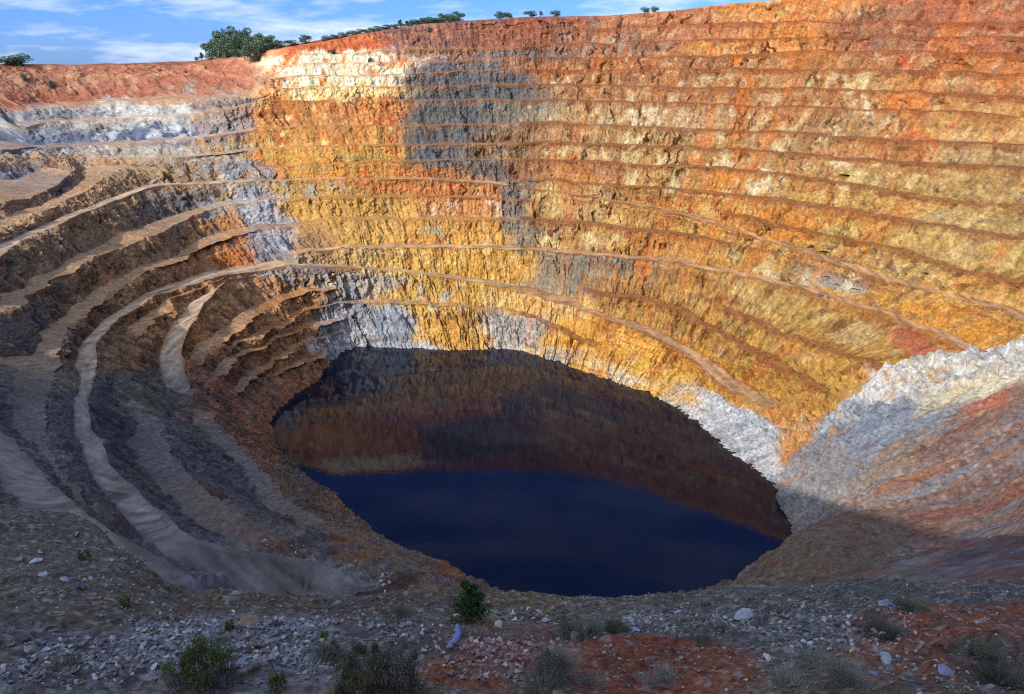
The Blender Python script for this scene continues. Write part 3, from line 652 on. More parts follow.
# lateral interpolation
FD = np.empty((NFr, NFc)); FZ = np.empty((NFr, NFc))
FD[:] = _pchip(tanv, PD, tg).T; FZ[:] = _pchip(tanv, PZ_, tg).T
fwdF = FD*CP - FZ*SP
FX = tg[None, :]*fwdF; FY = FD.copy()
lip = smooth(0.93, 1.0, tt)[:, None]
detail = (0.55*fbm(FX/6.0, FY/6.0, oct=4, seed=401) + 0.16*fbm(FX/0.9, FY/0.9, oct=3, seed=405) + 0.5*ridged(FX/11, FY/4.5, 2, 408)*smooth(22, 30, FY))
peb = np.clip(vnoise(FX/0.30, FY/0.30, seed=411)-0.1, 0, 1)*0.22 + np.clip(vnoise(FX/0.75, FY/0.75, seed=412)-0.3, 0, 1)*0.5
rough_amt = 0.5+0.5*smooth(-0.15, 0.3, fbm(FX/5, FY/5, oct=2, seed=413))
FZd = FZ + (detail + peb*rough_amt)*smooth(3, 14, FY)
FPX, FPY, _ = project(FX, FY, FZd)

def fore_ground(x, y):
    """height of the foreground slope"""
    lo = np.argmin(np.hypot(FX-x, FY-y)); return float(FZd.ravel()[lo])
def fore_hit(px, py):
    """the visible foreground point at a place in the photo"""
    q = np.hypot(FPX-px, FPY-py) + 0.02*FY
    i = np.argmin(q); return np.array([FX.ravel()[i], FY.ravel()[i], FZd.ravel()[i]])

fb = [  # x, y, rx, ry, weight, colours
 (230,640,90,20,1,(132,132,142),(104,100,98)), (60,650,60,16,1,(120,120,128),(96,92,90)), (290,640,50,16,1,(122,124,136),(98,96,96)), (150,600,120,16,1,(98,94,84),(112,100,84)), (60,580,60,30,1,(102,94,82),(114,110,108)),
 (380,610,60,8,1,(104,88,76),(92,90,92)), (400,640,60,16,1,(108,104,100),(92,90,92)), (510,650,60,24,1.3,(138,88,72),(120,92,80)), (480,672,60,14,1,(140,86,66),(130,110,100)), (430,625,30,12,1,(110,102,96),(120,116,112)),
 (560,612,60,12,1,(100,96,90),(120,106,84)), (530,590,50,8,1,(124,100,74),(108,104,94)), (650,655,90,18,1.3,(138,84,66),(122,82,68)), (720,672,40,12,1.2,(146,90,68),(146,96,76)), (640,622,80,14,1,(104,104,100),(120,120,122)), (640,600,70,8,1,(98,94,84),(108,104,94)),
 (760,600,60,10,1,(96,96,94),(112,112,112)), (800,640,60,20,1.1,(98,100,102),(122,124,128)), (840,600,60,10,1,(88,92,92),(104,104,100)), (830,668,60,16,1,(104,100,88),(118,112,100)), (940,630,60,20,1.5,(146,90,72),(120,86,74)), (930,600,60,8,1,(96,98,106),(110,104,100)), (900,655,50,14,1.2,(150,92,70),(118,96,86)),
 (985,660,40,24,1,(108,92,84),(98,94,96)), (900,675,60,10,1,(108,100,98),(130,94,78)), (120,560,60,20,1,(108,104,92),(96,94,94)), (60,520,60,20,1,(96,94,92),(110,106,96)),
]
n0 = FX.ravel(); n1_ = FY.ravel()
wx = FPX.ravel() + 22*fbm(n0/2.5, n1_/2.5, oct=4, seed=421); wy = FPY.ravel() + 9*fbm(n0/2.5, n1_/2.5, oct=4, seed=422)
mix = smooth(-0.2, 0.25, fbm(n0/0.8, n1_/0.8, oct=4, seed=423, gain=0.65)); spk = smooth(0.3, 0.5, vnoise(n0/0.16, n1_/0.16, seed=424)); spk2 = smooth(0.45, 0.6, vnoise(n0/0.3, n1_/0.3, seed=425))
fc = np.zeros((n0.size, 3)); fw = np.zeros(n0.size)
for x, y, rx, ry, wt, c1, c2 in fb:
    q = ((wx-x)/rx)**2 + ((wy-y)/ry)**2
    w = wt*np.exp(-np.minimum(2.2*q, 60)) + 1e-12/(1+q)
    fc += w[:, None]*(lin(c1)*(1-mix[:, None]) + lin(c2)*mix[:, None]); fw += w
fc /= fw[:, None]
fc = fc*(1-0.45*spk[:, None]) ; fc = fc + (lin((170, 168, 172))-fc)*(0.5*spk2)[:, None]
fc = fc*(1+0.35*fbm(n0/0.35, n1_/0.35, oct=3, seed=427, gain=.7))[:, None]
fc = np.clip(fc*0.60*np.array([1.08, 1.0, 0.86]), 0.004, 0.8)
tag(mesh_np('foreground_slope', np.stack([FX, FY, FZd], -1).reshape(-1, 3), grid_faces(NFr, NFc), M_fore, fc),
    'stony ground sloping down from the viewpoint to the lip of the pit', 'slope', kind='structure')

# ------------------------------------------------------------------ water
def water_mat():
    m, nt, b = new_mat('dark acid water'); N, L = nt.nodes, nt.links
    b.inputs['Base Color'].default_value = (0.006, 0.008, 0.016, 1)
    b.inputs['Roughness'].default_value = 0.03; b.inputs['IOR'].default_value = 1.25; b.inputs['Specular Tint'].default_value = (0.70, 0.84, 1.0, 1)
    tc = N.new('ShaderNodeTexCoord'); mp = N.new('ShaderNodeMapping'); mp.inputs['Scale'].default_value = (0.5, 0.9, 1)
    n = N.new('ShaderNodeTexNoise'); n.inputs['Scale'].default_value = 0.6; n.inputs['Detail'].default_value = 4
    L.new(tc.outputs['Object'], mp.inputs[0]); L.new(mp.outputs[0], n.inputs['Vector'])
    bp = N.new('ShaderNodeBump'); bp.inputs['Strength'].default_value = 0.05; bp.inputs['Distance'].default_value = 0.2
    L.new(n.outputs['Fac'], bp.inputs['Height']); L.new(bp.outputs['Normal'], b.inputs['Normal'])
    return m
ang = np.linspace(0, 2*math.pi, 97)[:-1]
wv = np.concatenate([[[CX, CY, WATER]], np.stack([CX+165*np.cos(ang), CY+165*np.sin(ang), np.full(96, WATER)], -1)])
wf = np.stack([np.zeros(96, int), 1+np.arange(96), 1+(np.arange(96)+1) % 96], -1)
tag(mesh_np('water', wv, wf, water_mat()), 'dark navy lake filling the bottom of the pit', 'water', kind='structure')

#@@THINGS_BEGIN
# ------------------------------------------------------------------ trees
def plain_mat(name, c, rough=0.9, var=0.25, scale=3.0, transl=0.0, bump=0.0):
    m = earth_mat(name, scale, bump, var, rough, attr=False, base=tuple(lin(c)))
    return m
M_bark = plain_mat('bark', (92, 74, 60))
def leaf_mat(name, c, c2):
    m, nt, b = new_mat(name); N, L = nt.nodes, nt.links
    oi = N.new('ShaderNodeObjectInfo'); ge = N.new('ShaderNodeNewGeometry')
    ad = N.new('ShaderNodeMath'); ad.operation = 'ADD'; L.new(ge.outputs['Random Per Island'], ad.inputs[0])
    sc_ = N.new('ShaderNodeMath'); sc_.operation = 'MULTIPLY'; sc_.inputs[1].default_value = 0.4; L.new(oi.outputs['Random'], sc_.inputs[0]); L.new(sc_.outputs[0], ad.inputs[1])
    r = N.new('ShaderNodeMapRange'); r.inputs[2].default_value = 1.4; L.new(ad.outputs[0], r.inputs[0])
    mx = N.new('ShaderNodeMix'); mx.data_type = 'RGBA'; mx.inputs[6].default_value = (*lin(c), 1); mx.inputs[7].default_value = (*lin(c2), 1)
    L.new(r.outputs[0], mx.inputs[0]); L.new(mx.outputs[2], b.inputs['Base Color'])
    b.inputs['Roughness'].default_value = 0.7; b.inputs['Specular IOR Level'].default_value = 0.2
    return m
M_pine = leaf_mat('pine needles', (52, 74, 58), (88, 106, 80))
M_shrub = leaf_mat('broom leaves', (62, 78, 40), (112, 124, 62))
M_shrub2 = leaf_mat('dark shrub leaves', (54, 64, 44), (94, 98, 62))
M_sapling = leaf_mat('sapling needles', (34, 60, 36), (64, 92, 50))
M_dry = leaf_mat('dry grass', (82, 84, 76), (122, 118, 106))
M_dryd = leaf_mat('dark dry stalks', (66, 70, 58), (96, 94, 80))

def tube_np(pts, rads, sides=6):
    vs, fs = [], []
    for i, (p, r) in enumerate(zip(pts, rads)):
        for s in range(sides):
            a = 2*math.pi*s/sides; vs.append((p[0]+r*math.cos(a), p[1]+r*math.sin(a), p[2]))
        if i:
            o = (i-1)*sides
            for s in range(sides): fs.append((o+s, o+(s+1) % sides, o+sides+(s+1) % sides, o+sides+s))
    return np.array(vs), np.array(fs)

def leaf_cloud(g, centers, radii, n, size, aspect=0.5, updir=0.0, shell=0.55):
    """n small leaf faces spread through lobes"""
    k = g.integers(0, len(centers), n)
    d = g.normal(size=(n, 3)); d /= np.linalg.norm(d, axis=1, keepdims=True)
    rr = (shell + (1-shell)*g.random(n)**0.6)[:, None]*(0.75+0.35*g.random(n))[:, None]
    p = centers[k] + d*rr*radii[k]
    t = g.normal(size=(n, 3)) + np.array([0, 0, updir]) + 0.4*d; t /= np.linalg.norm(t, axis=1, keepdims=True)
    b = np.cross(t, g.normal(size=(n, 3))); b /= np.linalg.norm(b, axis=1, keepdims=True)
    L_ = (size*(0.6+0.8*g.random(n)))[:, None]
    v = np.stack([p-t*L_/2, p+b*L_*aspect/2, p+t*L_/2, p-b*L_*aspect/2], 1).reshape(-1, 3)
    return v, np.arange(4*n).reshape(n, 4)

def build_tree(seed, kind):
    """unit tree, height 1, returns (trunk mesh object, crown mesh object) unlinked"""
    g = np.random.default_rng(seed)
    if kind == 'round':
        nl = 12; cz = np.linspace(0.16, 0.86, nl)+0.05*g.normal(size=nl); rad = 0.30*np.sqrt(np.clip(1-((cz-0.48)/0.50)**2, 0.05, 1))
        a = g.random(nl)*6.28; c = np.stack([rad*0.75*np.cos(a), rad*0.75*np.sin(a), cz], -1)
        r = np.stack([0.19+0.07*g.random(nl)]*2 + [0.14+0.05*g.random(nl)], -1); trunk_top = 0.6
        v, f = leaf_cloud(g, c, r, 2000, 0.06, 0.7)
    else:
        nl = 8; cz = np.linspace(0.28, 0.92, nl); rad = 0.20*(1-cz)+0.02
        a = g.random(nl)*6.28; c = np.stack([rad*0.6*np.cos(a), rad*0.6*np.sin(a), cz], -1)
        w_ = 0.20*(1.08-cz)+0.04; r = np.stack([w_, w_, np.full(nl, 0.09)], -1); trunk_top = 0.85
        v, f = leaf_cloud(g, c, r, 1100, 0.055, 0.6)
    crown = mesh_np('crown', v, f, M_pine, link=False)
    pts = [(0, 0, -0.08), (0.01, 0, 0.15), (0.0, 0.015, 0.35), (0.01, 0.0, trunk_top)]
    tv, tf = tube_np(pts, [0.030, 0.024, 0.018, 0.006])
    allv, allf = [tv], [tf]; o = len(tv)
    for q in range(5):
        a = g.random()*6.28; z0 = 0.25+0.08*q; e = 0.16
        bv, bf_ = tube_np([(0, 0, z0), (e*0.6*math.cos(a), e*0.6*math.sin(a), z0+0.06), (e*math.cos(a), e*math.sin(a), z0+0.13)], [0.010, 0.007, 0.003], 5)
        allv.append(bv); allf.append(bf_+o); o += len(bv)
    trunk = mesh_np('trunk', np.vstack(allv), np.vstack(allf), M_bark, link=False)
    return trunk, crown
PROTO = {(k, i): build_tree(50+i+(100 if k == 'tall' else 0), k) for k in ('round', 'tall') for i in range(3)}
def plant_tree(name, label, cat, group, loc, h, wid, kind):
    e = bpy.data.objects.new(name, None); COL.objects.link(e); e.location = loc; e.empty_display_size = 0.5
    tag(e, label, cat, group)
    tr, cr = PROTO[(kind, random.randrange(3))]
    for src in (tr, cr):
        o = src.copy(); COL.objects.link(o); o.parent = e
    e.rotation_euler = (0, 0, random.uniform(0, 6.28)); s = wid/0.62 if kind == 'round' else wid/0.48
    e.scale = (s, s, h)
    return e
def rim_spot(px, back, base_py=None):
    """ground on the rim where it shows at this column, a few metres behind the edge"""
    rows = slice(ROWS_IN, ROWS_IN+7)
    fx, fy, ff = project(X[rows], Y[rows], Zd[rows])
    rr = np.abs(np.hypot(X[rows]-CX, Y[rows]-CY) - lr[NL+1][0][None, :] - back)
    q = np.abs(fx-px)*2 + rr + np.where(ff < 100, 1e6, 0)
    i = np.unravel_index(np.argmin(q), q.shape)
    return np.array([X[rows][i], Y[rows][i], Zd[rows][i]]), ff[i], fy[i]
def wall_spot(px, py):
    q = np.hypot(PXd-px, PYd-py) + np.hypot(X, Y)*0.004 + np.where(PFd < 20, 1e6, 0)
    i = np.unravel_index(np.argmin(q), q.shape)
    return np.array([X[i], Y[i], Zd[i]]), PFd[i]
PXd, PYd, PFd = project(X, Y, Zd)

GR = 'trees of the grove on the left rim'
grove = [ # column, top row, width px, metres behind the edge, label
 (213, 48, 15, 16, 'low round pine closing the left end of the grove on the rim'),
 (221, 40, 16, 26, 'round pine second from the left end of the grove'),
 (232, 35, 17, 34, 'tall back-row pine in the left half of the grove'),
 (240, 39, 15, 30, 'back-row pine just left of the tallest crown in the grove'),
 (247, 32, 15, 34, 'tallest pine standing at the middle of the grove on the rim'),
 (255, 38, 15, 30, 'back-row pine just right of the tallest crown in the grove'),
 (263, 37, 16, 30, 'broad back-row pine in the right half of the grove'),
 (270, 38, 16, 26, 'round pine second from the right end of the grove'),
 (278, 43, 15, 16, 'low round pine closing the right end of the grove on the rim'),
 (226, 45, 17, 10, 'front-row pine at the left of the grove over red earth'),
 (238, 44, 18, 10, 'front-row pine near the middle of the grove over red earth'),
 (251, 47, 18, 6, 'dark front pine hanging lowest over the edge of the pit below the grove'),
 (265, 46, 16, 8, 'front-row pine at the right of the grove above white rock'),
]
for px, top, wpx, back, lab in grove:
    p, ff, fy = rim_spot(px, back); m = ff/F
    if px == 251: p, ff = wall_spot(251, 63)
    fy = project(*p)[1]
    plant_tree('pine_tree', lab, 'tree', GR, p-np.array([0, 0, 1.2]), max(4, (fy-top+(7 if px < 240 else 3))*m*1.08), wpx*m*0.95, 'round')
for px, top, wpx, back, kind, lab in [
 (291, 40, 12, 14, 'round', 'small round pine standing alone just right of the grove'),
 (306, 35, 10, 14, 'round', 'slim dark pine standing alone on the orange rim right of the grove'),
 (196, 57, 6, 10, 'tall', 'thin little pine left of the grove, on the bare rim'),
 (202, 53, 8, 12, 'tall', 'small bushy tree close to the left end of the grove'),
 (20, 55, 18, 3, 'round', 'dark tree at the far left end of the red hill'),
 (7, 57, 16, 4, 'round', 'dark tree beyond the far left end of the red hill')]:
    p, ff, fy = rim_spot(px, back); m = ff/F
    plant_tree('pine_tree', lab, 'tree', None, p, max(3, (fy-top)*m), wpx*m, kind)
# hill-top pines
GH = 'pines along the top of the high ridge'
ridge = [(326, 44, 9, 8, 'round', 'lowest bush of the ridge line, just right of the lone slim pine'), (334, 42, 9, 8, 'round', 'small bush second from the low end of the ridge line'),
 (343, 39, 9, 10, 'round', 'low bushy tree third from the low end of the ridge line'), (352, 37, 10, 12, 'round', 'rounded tree near the lower end of the ridge pines'),
 (361, 35, 9, 12, 'round', 'small round tree halfway up to the tall ridge pines'), (370, 33, 9, 14, 'round', 'small tree left of the broad dark ridge tree'), (379, 29, 13, 16, 'round', 'broad dark tree left of the two tall pointed ridge pines'),
 (388, 27, 11, 16, 'round', 'round dark tree right below the tall pointed ridge pines'), (395, 27, 9, 12, 'round', 'low tree at the foot of the tall pointed ridge pines'),
 (400, 19, 9, 16, 'tall', 'left one of two tall pointed pines on the ridge'), (407, 20, 9, 16, 'tall', 'right one of two tall pointed pines on the ridge')]
for i, px in enumerate(range(413, 462, 5)):
    ridge.append((px, int(19 - (px-413)*0.17 + (i % 3)*1.5), 10 + i % 2*2, 16 + i % 2*9, 'round', None))
for px, top, wpx, back, kind, lab in ridge:
    p, ff, fy = rim_spot(px, back); m = ff/F
    plant_tree('ridge_pine', lab or 'dark pine in the dense belt along the ridge, right of the two pointed pines', 'tree', GH if lab else 'pines of the dense ridge belt', p-np.array([0, 0, 0.8]), max(4, (fy-top)*m), wpx*m, kind)
for px, top, wpx, back, kind, lab in [
 (500, 12, 11, 16, 'round', 'dark tree on the skyline above the grey slate panel'),
 (509, 13, 8, 16, 'round', 'smaller tree touching the skyline tree above the grey slate panel'),
 (530, 11, 11, 16, 'round', 'dark tree at the middle of the bare skyline gap'),
 (540, 13, 6, 14, 'tall', 'tiny pointed tree right of the middle skyline tree'),
 (556, 11, 9, 16, 'round', 'round skyline tree last before the bare stretch of rim'),
 (645, 8, 9, 16, 'round', 'lone tree where the right wall rises out of the sky'),
 (655, 9, 7, 14, 'round', 'small companion of the lone tree at the foot of the rising right rim')]:
    p, ff, fy = rim_spot(px, back); m = ff/F
    plant_tree('skyline_tree', lab, 'tree', 'trees scattered on the far skyline', p, max(4, (fy-top)*m), wpx*m, kind)
for px, py, hp, wp, lab in [(24, 80, 7, 6, 'small green bush on the left shoulder of the red hill'), (51, 89, 8, 6, 'dark green bush on the slope of the red hill'),
                       (370, 62, 5, 4, 'tiny green bush on the white bench of the far wall'), (429, 32, 5, 4, 'tiny dark bush on the purple slope under the ridge pines'),
                       (333, 54, 5, 6, 'tiny bush on the orange bench right of the white rock')]:
    p, ff = wall_spot(px, py); m = ff/F
    plant_tree('far_bush', lab, 'bush', None, p-np.array([0, 0, 0.3]), hp*m, wp*m, 'round')

# ------------------------------------------------------------------ stones
import bmesh
def rock_mesh(seed, flat=0.55, npts=15):
    g = random.Random(seed); bm = bmesh.new()
    for _ in range(npts):
        v = Vector((g.gauss(0, 1), g.gauss(0, 1), g.gauss(0, 1))).normalized()*g.uniform(0.8, 1.0)
        bm.verts.new((v.x*0.5, v.y*0.5*g.uniform(0.6, 0.9), v.z*0.5*flat))
    r = bmesh.ops.convex_hull(bm, input=bm.verts)
    bmesh.ops.delete(bm, geom=[e for e in r['geom_interior'] if isinstance(e, bmesh.types.BMVert)], context='VERTS')
    bmesh.ops.bevel(bm, geom=bm.edges[:], offset=0.025, segments=1, affect='EDGES')
    me = bpy.data.meshes.new('rock'); bm.to_mesh(me); bm.free(); return me
def stone_mat(name, c):
    return earth_mat(name, 6.0, 0.8, 0.35, 0.85, attr=False, base=tuple(lin(c)*0.85), dist=0.05)
SM = {'slate': stone_mat('blue grey slate', (146, 149, 158)), 'pale': stone_mat('pale grey stone', (184, 184, 184)), 'dark': stone_mat('dark grey stone', (92, 92, 98)),
      'rust': stone_mat('rusty stone', (150, 96, 72)), 'white': stone_mat('white quartz stone', (214, 206, 194)), 'tan': stone_mat('tan stone', (150, 128, 104)), 'orange': stone_mat('orange stone', (190, 106, 58)),
      'blue': stone_mat('blue slate slab', (120, 127, 148))}
RM = {}
for mname in SM:
    RM[mname] = []
    for i in range(5):
        me = rock_mesh(900+i*7+len(mname), 0.42 if i % 2 else 0.62); me.materials.append(SM[mname]); RM[mname].append(me)
_placed = []
def put_rock(px, py, wpx, mat, label, group=None, name='rock', ratio=None, cat='rock', tilt=0.25, spin=None):
    p = fore_hit(px, py); d = project(*p)[2]; s = wpx*d/F
    o = bpy.data.objects.new(name, random.choice(RM[mat])); COL.objects.link(o)
    hz = ratio if ratio else (0.45 if ('slab' in label and group is None) else random.uniform(0.7, 1.2))
    o.scale = (s, s*random.uniform(0.7, 1.0), s*hz); o.rotation_euler = (random.gauss(0, tilt), random.gauss(0, tilt), random.uniform(0, 6.28) if spin is None else spin)
    o.location = p + np.array([0, 0, s*0.12*hz])
    tag(o, label, cat, group)
    return o
for px, py, w, m, lab in [
 (45, 577, 20, 'slate', 'large lens-shaped blue slate boulder on the left slope, biggest of its row'),
 (64, 582, 17, 'slate', 'blocky grey boulder next to the lens-shaped slate boulder'),
 (80, 588, 17, 'dark', 'broken dark boulder at the right end of the left boulder row'),
 (90, 580, 13, 'slate', 'small slate block behind the broken dark boulder'),
 (36, 562, 15, 'pale', 'pale flat stone upslope of the lens-shaped slate boulder'),
 (19, 560, 12, 'slate', 'slate stone at the left edge above the boulder row'),
 (97, 605, 12, 'tan', 'tan boulder below the left boulder row'),
 (101, 617, 7, 'blue', 'small bright blue stone on the dirt track'),
 (88, 639, 12, 'slate', 'upright triangular slate stone beside the dirt track'),
 (113, 640, 15, 'slate', 'broad slate stone right of the triangular one'),
 (71, 640, 6, 'pale', 'small pale stone left of the triangular slate stone'),
 (25, 640, 12, 'dark', 'dark stone low at the left edge below the dirt track'),
 (160, 596, 12, 'dark', 'dark boulder at the upper right end of the dirt track'),
 (152, 604, 9, 'slate', 'slate stone just below the dark boulder by the track end'),
 (174, 606, 8, 'slate', 'lone slate stone right of the dark boulder by the track end'),
 (154, 667, 16, 'pale', 'pale pointed slab left of the bright green shrub'),
 (176, 673, 12, 'blue', 'upright blue-grey slab touching the left of the bright green shrub'),
 (249, 626, 26, 'tan', 'tan boulder at the left end of the crushed grey pile'),
 (233, 612, 6, 'white', 'white stone on the brown ledge above the crushed pile'),
 (458, 617, 15, 'white', 'cream boulder beside the little pine sapling'),
 (450, 621, 8, 'tan', 'small tan stone at the foot of the cream boulder'),
 (498, 627, 14, 'pale', 'flat pale stone right of the little pine sapling'),
 (540, 615, 9, 'pale', 'bright pale block on the lip of the pit'),
 (546, 621, 7, 'white', 'white stone under the bright pale block'),
 (594, 638, 6, 'white', 'white stone beside the dark tussock'),
 (605, 634, 6, 'pale', 'pale upright stone right of the dark tussock'),
 (576, 640, 20, 'dark', 'dark brown boulder at the foot of the dark tussock'),
 (632, 622, 14, 'slate', 'slate block at the left end of the middle rock line'),
 (744, 618, 26, 'slate', 'flat blue-grey slab on the lip right of the lake'),
 (762, 617, 11, 'dark', 'dark block leaning on the flat blue-grey slab'),
 (751, 628, 14, 'tan', 'tan block in front of the flat blue-grey slab'),
 (767, 658, 13, 'pale', 'pale stone on the edge of the red earth patch'),
 (810, 645, 10, 'pale', 'pale round stone in the grey gravel at right'),
 (833, 646, 6, 'blue', 'small blue stone right of the pale round stone'),
 (890, 608, 30, 'blue', 'long bluish slab lying behind the dark tussock at right'),
 (886, 662, 24, 'slate', 'tabular slate block in the red earth at lower right'),
 (873, 674, 13, 'blue', 'blue slab leaning below the tabular slate block'),
 (944, 674, 30, 'blue', 'long blue slab on the red earth at lower right'),
 (942, 606, 7, 'orange', 'orange stone on the dark rubble at right'),
 (969, 594, 6, 'orange', 'small red stone at the top of the red earth at right'),
 (938, 645, 6, 'orange', 'small orange stone in the middle of the red earth at right'),
 (977, 624, 9, 'slate', 'slate stone on the red earth near the right edge'),
 (968, 643, 9, 'blue', 'bluish stone beside the grey bush at right edge'),
 (926, 655, 9, 'dark', 'dark stone above the long blue slab'),
]: put_rock(px, py, w, m, lab)
def scatter(n, box, size, mats, label, group):
    for _ in range(n):
        put_rock(random.uniform(box[0], box[2]), random.uniform(box[1], box[3]), random.uniform(*size)*random.uniform(0.9, 1.5), random.choice(mats), label, group)
scatter(48, (140, 632, 245, 668), (5, 12), ['slate', 'slate', 'pale', 'blue'], 'blue-grey slate slab in the rubble ridge around the bright green shrub', 'slabs of the rubble ridge')
scatter(34, (15, 645, 140, 680), (4, 9), ['slate', 'dark', 'pale', 'tan'], 'broken grey stone in the rubble at the lower left corner', 'rubble at the lower left')
scatter(34, (255, 618, 325, 656), (3.5, 8), ['slate', 'pale', 'slate', 'dark'], 'small crushed grey stone in the pile left of the dark olive shrub', 'stones of the crushed pile')
scatter(16, (375, 620, 410, 640), (3, 6), ['slate', 'pale'], 'small grey stone in the little heap above the dark olive shrub', 'stones of the little heap')
scatter(16, (505, 610, 560, 626), (3, 7), ['pale', 'slate', 'white'], 'pale stone strewn along the lip right of the sapling', 'stones along the lip')
scatter(22, (630, 614, 735, 632), (4, 9), ['slate', 'dark', 'pale'], 'grey stone in the rock line below the lake', 'stones of the middle rock line')
scatter(24, (770, 610, 930, 640), (3.5, 8), ['dark', 'slate', 'pale'], 'grey stone in the gravel between the tussocks at right', 'stones in the right gravel')
scatter(24, (880, 615, 1005, 680), (3, 7), ['rust', 'rust', 'tan', 'slate'], 'rusty stone lying on the red earth at lower right', 'stones on the red earth at right')
scatter(22, (440, 640, 560, 680), (3, 6), ['rust', 'tan', 'rust', 'pale'], 'rusty stone on the red scree below the blue strip', 'stones of the red scree')
scatter(12, (20, 530, 150, 565), (4, 8), ['slate', 'dark'], 'dark stone on the shaded slope above the left boulder row', 'stones on the left slope')
# gravel: nobody could count it
gv = rng.random
RUB = [(140, 622, 330, 668, 3.0), (14, 640, 140, 682, 2.0), (372, 618, 412, 642, 2.5), (760, 606, 905, 650, 1.6), (440, 642, 560, 682, 1.6), (620, 612, 740, 632, 2.0), (16, 556, 130, 600, 0.8), (500, 608, 570, 624, 1.2)]
def gravel():
    me0 = [rock_mesh(3000+i, 0.6, 8) for i in range(3)]
    base = []
    for me in me0:
        v = np.empty(len(me.vertices)*3, np.float32); me.vertices.foreach_get('co', v)
        me.calc_loop_triangles(); t = np.empty(len(me.loop_triangles)*3, np.int32); me.loop_triangles.foreach_get('vertices', t)
        base.append((v.reshape(-1, 3), t.reshape(-1, 3)))
    vis = np.where((FPX.ravel() > -60) & (FPX.ravel() < 1090) & (FY.ravel() > 16) & (FY.ravel() < 60))[0]
    dens_ = 0.25 + smooth(-0.05, 0.35, fbm(FX.ravel()[vis]/3, FY.ravel()[vis]/3, oct=3, seed=500))
    dens_ = dens_*FY.ravel()[vis]**1.0
    pick = rng.choice(vis, 20000, p=dens_/dens_.sum())
    wr_ = np.zeros(len(vis)); vx, vy = FPX.ravel()[vis], FPY.ravel()[vis]
    for x0, y0, x1, y1, w_ in RUB:
        dd = np.maximum(np.maximum(x0-vx, vx-x1)/18, np.maximum(y0-vy, vy-y1)/6); wr_ += w_*(1-smooth(-1.0, 1.2, dd + 1.2*fbm(FX.ravel()[vis]/1.5, FY.ravel()[vis]/1.5, oct=3, seed=501)))
    pick[12000:] = rng.choice(vis, 8000, p=wr_/wr_.sum())
    P = np.stack([FX.ravel()[pick], FY.ravel()[pick], FZd.ravel()[pick]], -1) + rng.normal(0, 0.06, (20000, 3))*[1, 1, 0]
    size = 0.06 + 0.28*rng.random(20000)**3.5; size[12000:] = 0.09 + 0.42*rng.random(8000)**2.6
    pal = np.array([lin(c) for c in ((128, 134, 150), (150, 150, 152), (96, 96, 98), (140, 120, 100), (200, 196, 190), (120, 124, 134))])*0.8
    local = fc[pick]
    vs_, fs_, cs_, o = [], [], [], 0
    for i in range(20000):
        v, t = base[i % 3]; a = rng.random()*6.28; c_, s_ = math.cos(a), math.sin(a)
        w = v*size[i]*np.array([1, 0.8, 0.8]); w = np.stack([w[:, 0]*c_-w[:, 1]*s_, w[:, 0]*s_+w[:, 1]*c_, w[:, 2]], -1) + P[i] + [0, 0, size[i]*0.15]
        vs_.append(w); fs_.append(t+o); o += len(v)
        mq = 0.25+0.5*rng.random(); col = (1-mq)*local[i]*1.5 + mq*pal[rng.integers(0, 6)]
        cs_.append(np.tile(col, (len(v), 1)))
    return mesh_np('gravel', np.vstack(vs_), np.vstack(fs_), M_stone, np.vstack(cs_))
tag(gravel(), 'loose gravel strewn over the shaded ground at the lip of the pit', 'gravel', kind='stuff')

# blue strip lying on the red scree
def blue_strip():
    a, b = fore_hit(447, 652), fore_hit(462, 627)
    n = 14; vs_, fs_ = [], []
    d = (b-a); L_ = np.linalg.norm(d); d = d/L_; side = np.cross(d, [0, 0, 1]); side /= np.linalg.norm(side)
    for i in range(n):
        t = i/(n-1); w = (0.13 if 0 < i < n-1 else 0.05)*(0.6+0.5*math.sin(math.pi*min(1, 0.15+0.85*t)))*(1+0.25*math.sin(i*2.3)); c = a+(b-a)*t + np.array([0, 0, 0.14+0.10*math.sin(3.1*t)]) + side*(0.16*math.sin(4.2*t)+0.03*math.sin(i*1.9))
        for s, h in ((-1, 0), (-0.5, 0.05), (0.5, 0.07), (1, 0.0)): vs_.append(c+side*w*s+np.array([0, 0, h]))
        for s, h in ((1, -0.04), (-1, -0.04)): vs_.append(c+side*w*s+np.array([0, 0, h]))
    for i in range(n-1):
        for k in range(6):
            k2 = (k+1) % 6; fs_.append((i*6+k, i*6+k2, (i+1)*6+k2, (i+1)*6+k))
    o = mesh_np('plastic_strip', np.array(vs_), np.array(fs_), plain_mat('weathered blue plastic', (104, 114, 152), 0.7, 0.12), smooth_shade=True)
    tag(o, 'long weathered blue strip lying on the red scree below the cream boulder', 'strip')
blue_strip()
def marker_post():
    p, ff = wall_spot(385, 596); m = ff/F
    v, f = tube_np([(0, 0, -0.3), (0.02, 0, 0.6), (0.05, 0.02, 7*m)], [1.0*m, 0.95*m, 0.8*m], 8)
    v = np.vstack([v, [[0.05, 0.02, 7*m+0.06]]]); top = len(v)-1
    f = np.vstack([f] + [[[16+s, 16+(s+1) % 8, top, top]] for s in range(8)])[:16]
    capf = np.array([[16+s, 16+(s+1) % 8, top] for s in range(8)])
    tri = np.vstack([f[:, [0, 1, 2]], f[:, [0, 2, 3]], capf])
    o = mesh_np('marker_post', v, tri, plain_mat('white paint', (214, 214, 214), 0.6, 0.1)); o.location = p
    tag(o, 'short white post beside the grey rocks at the end of the haul road', 'post')
marker_post()
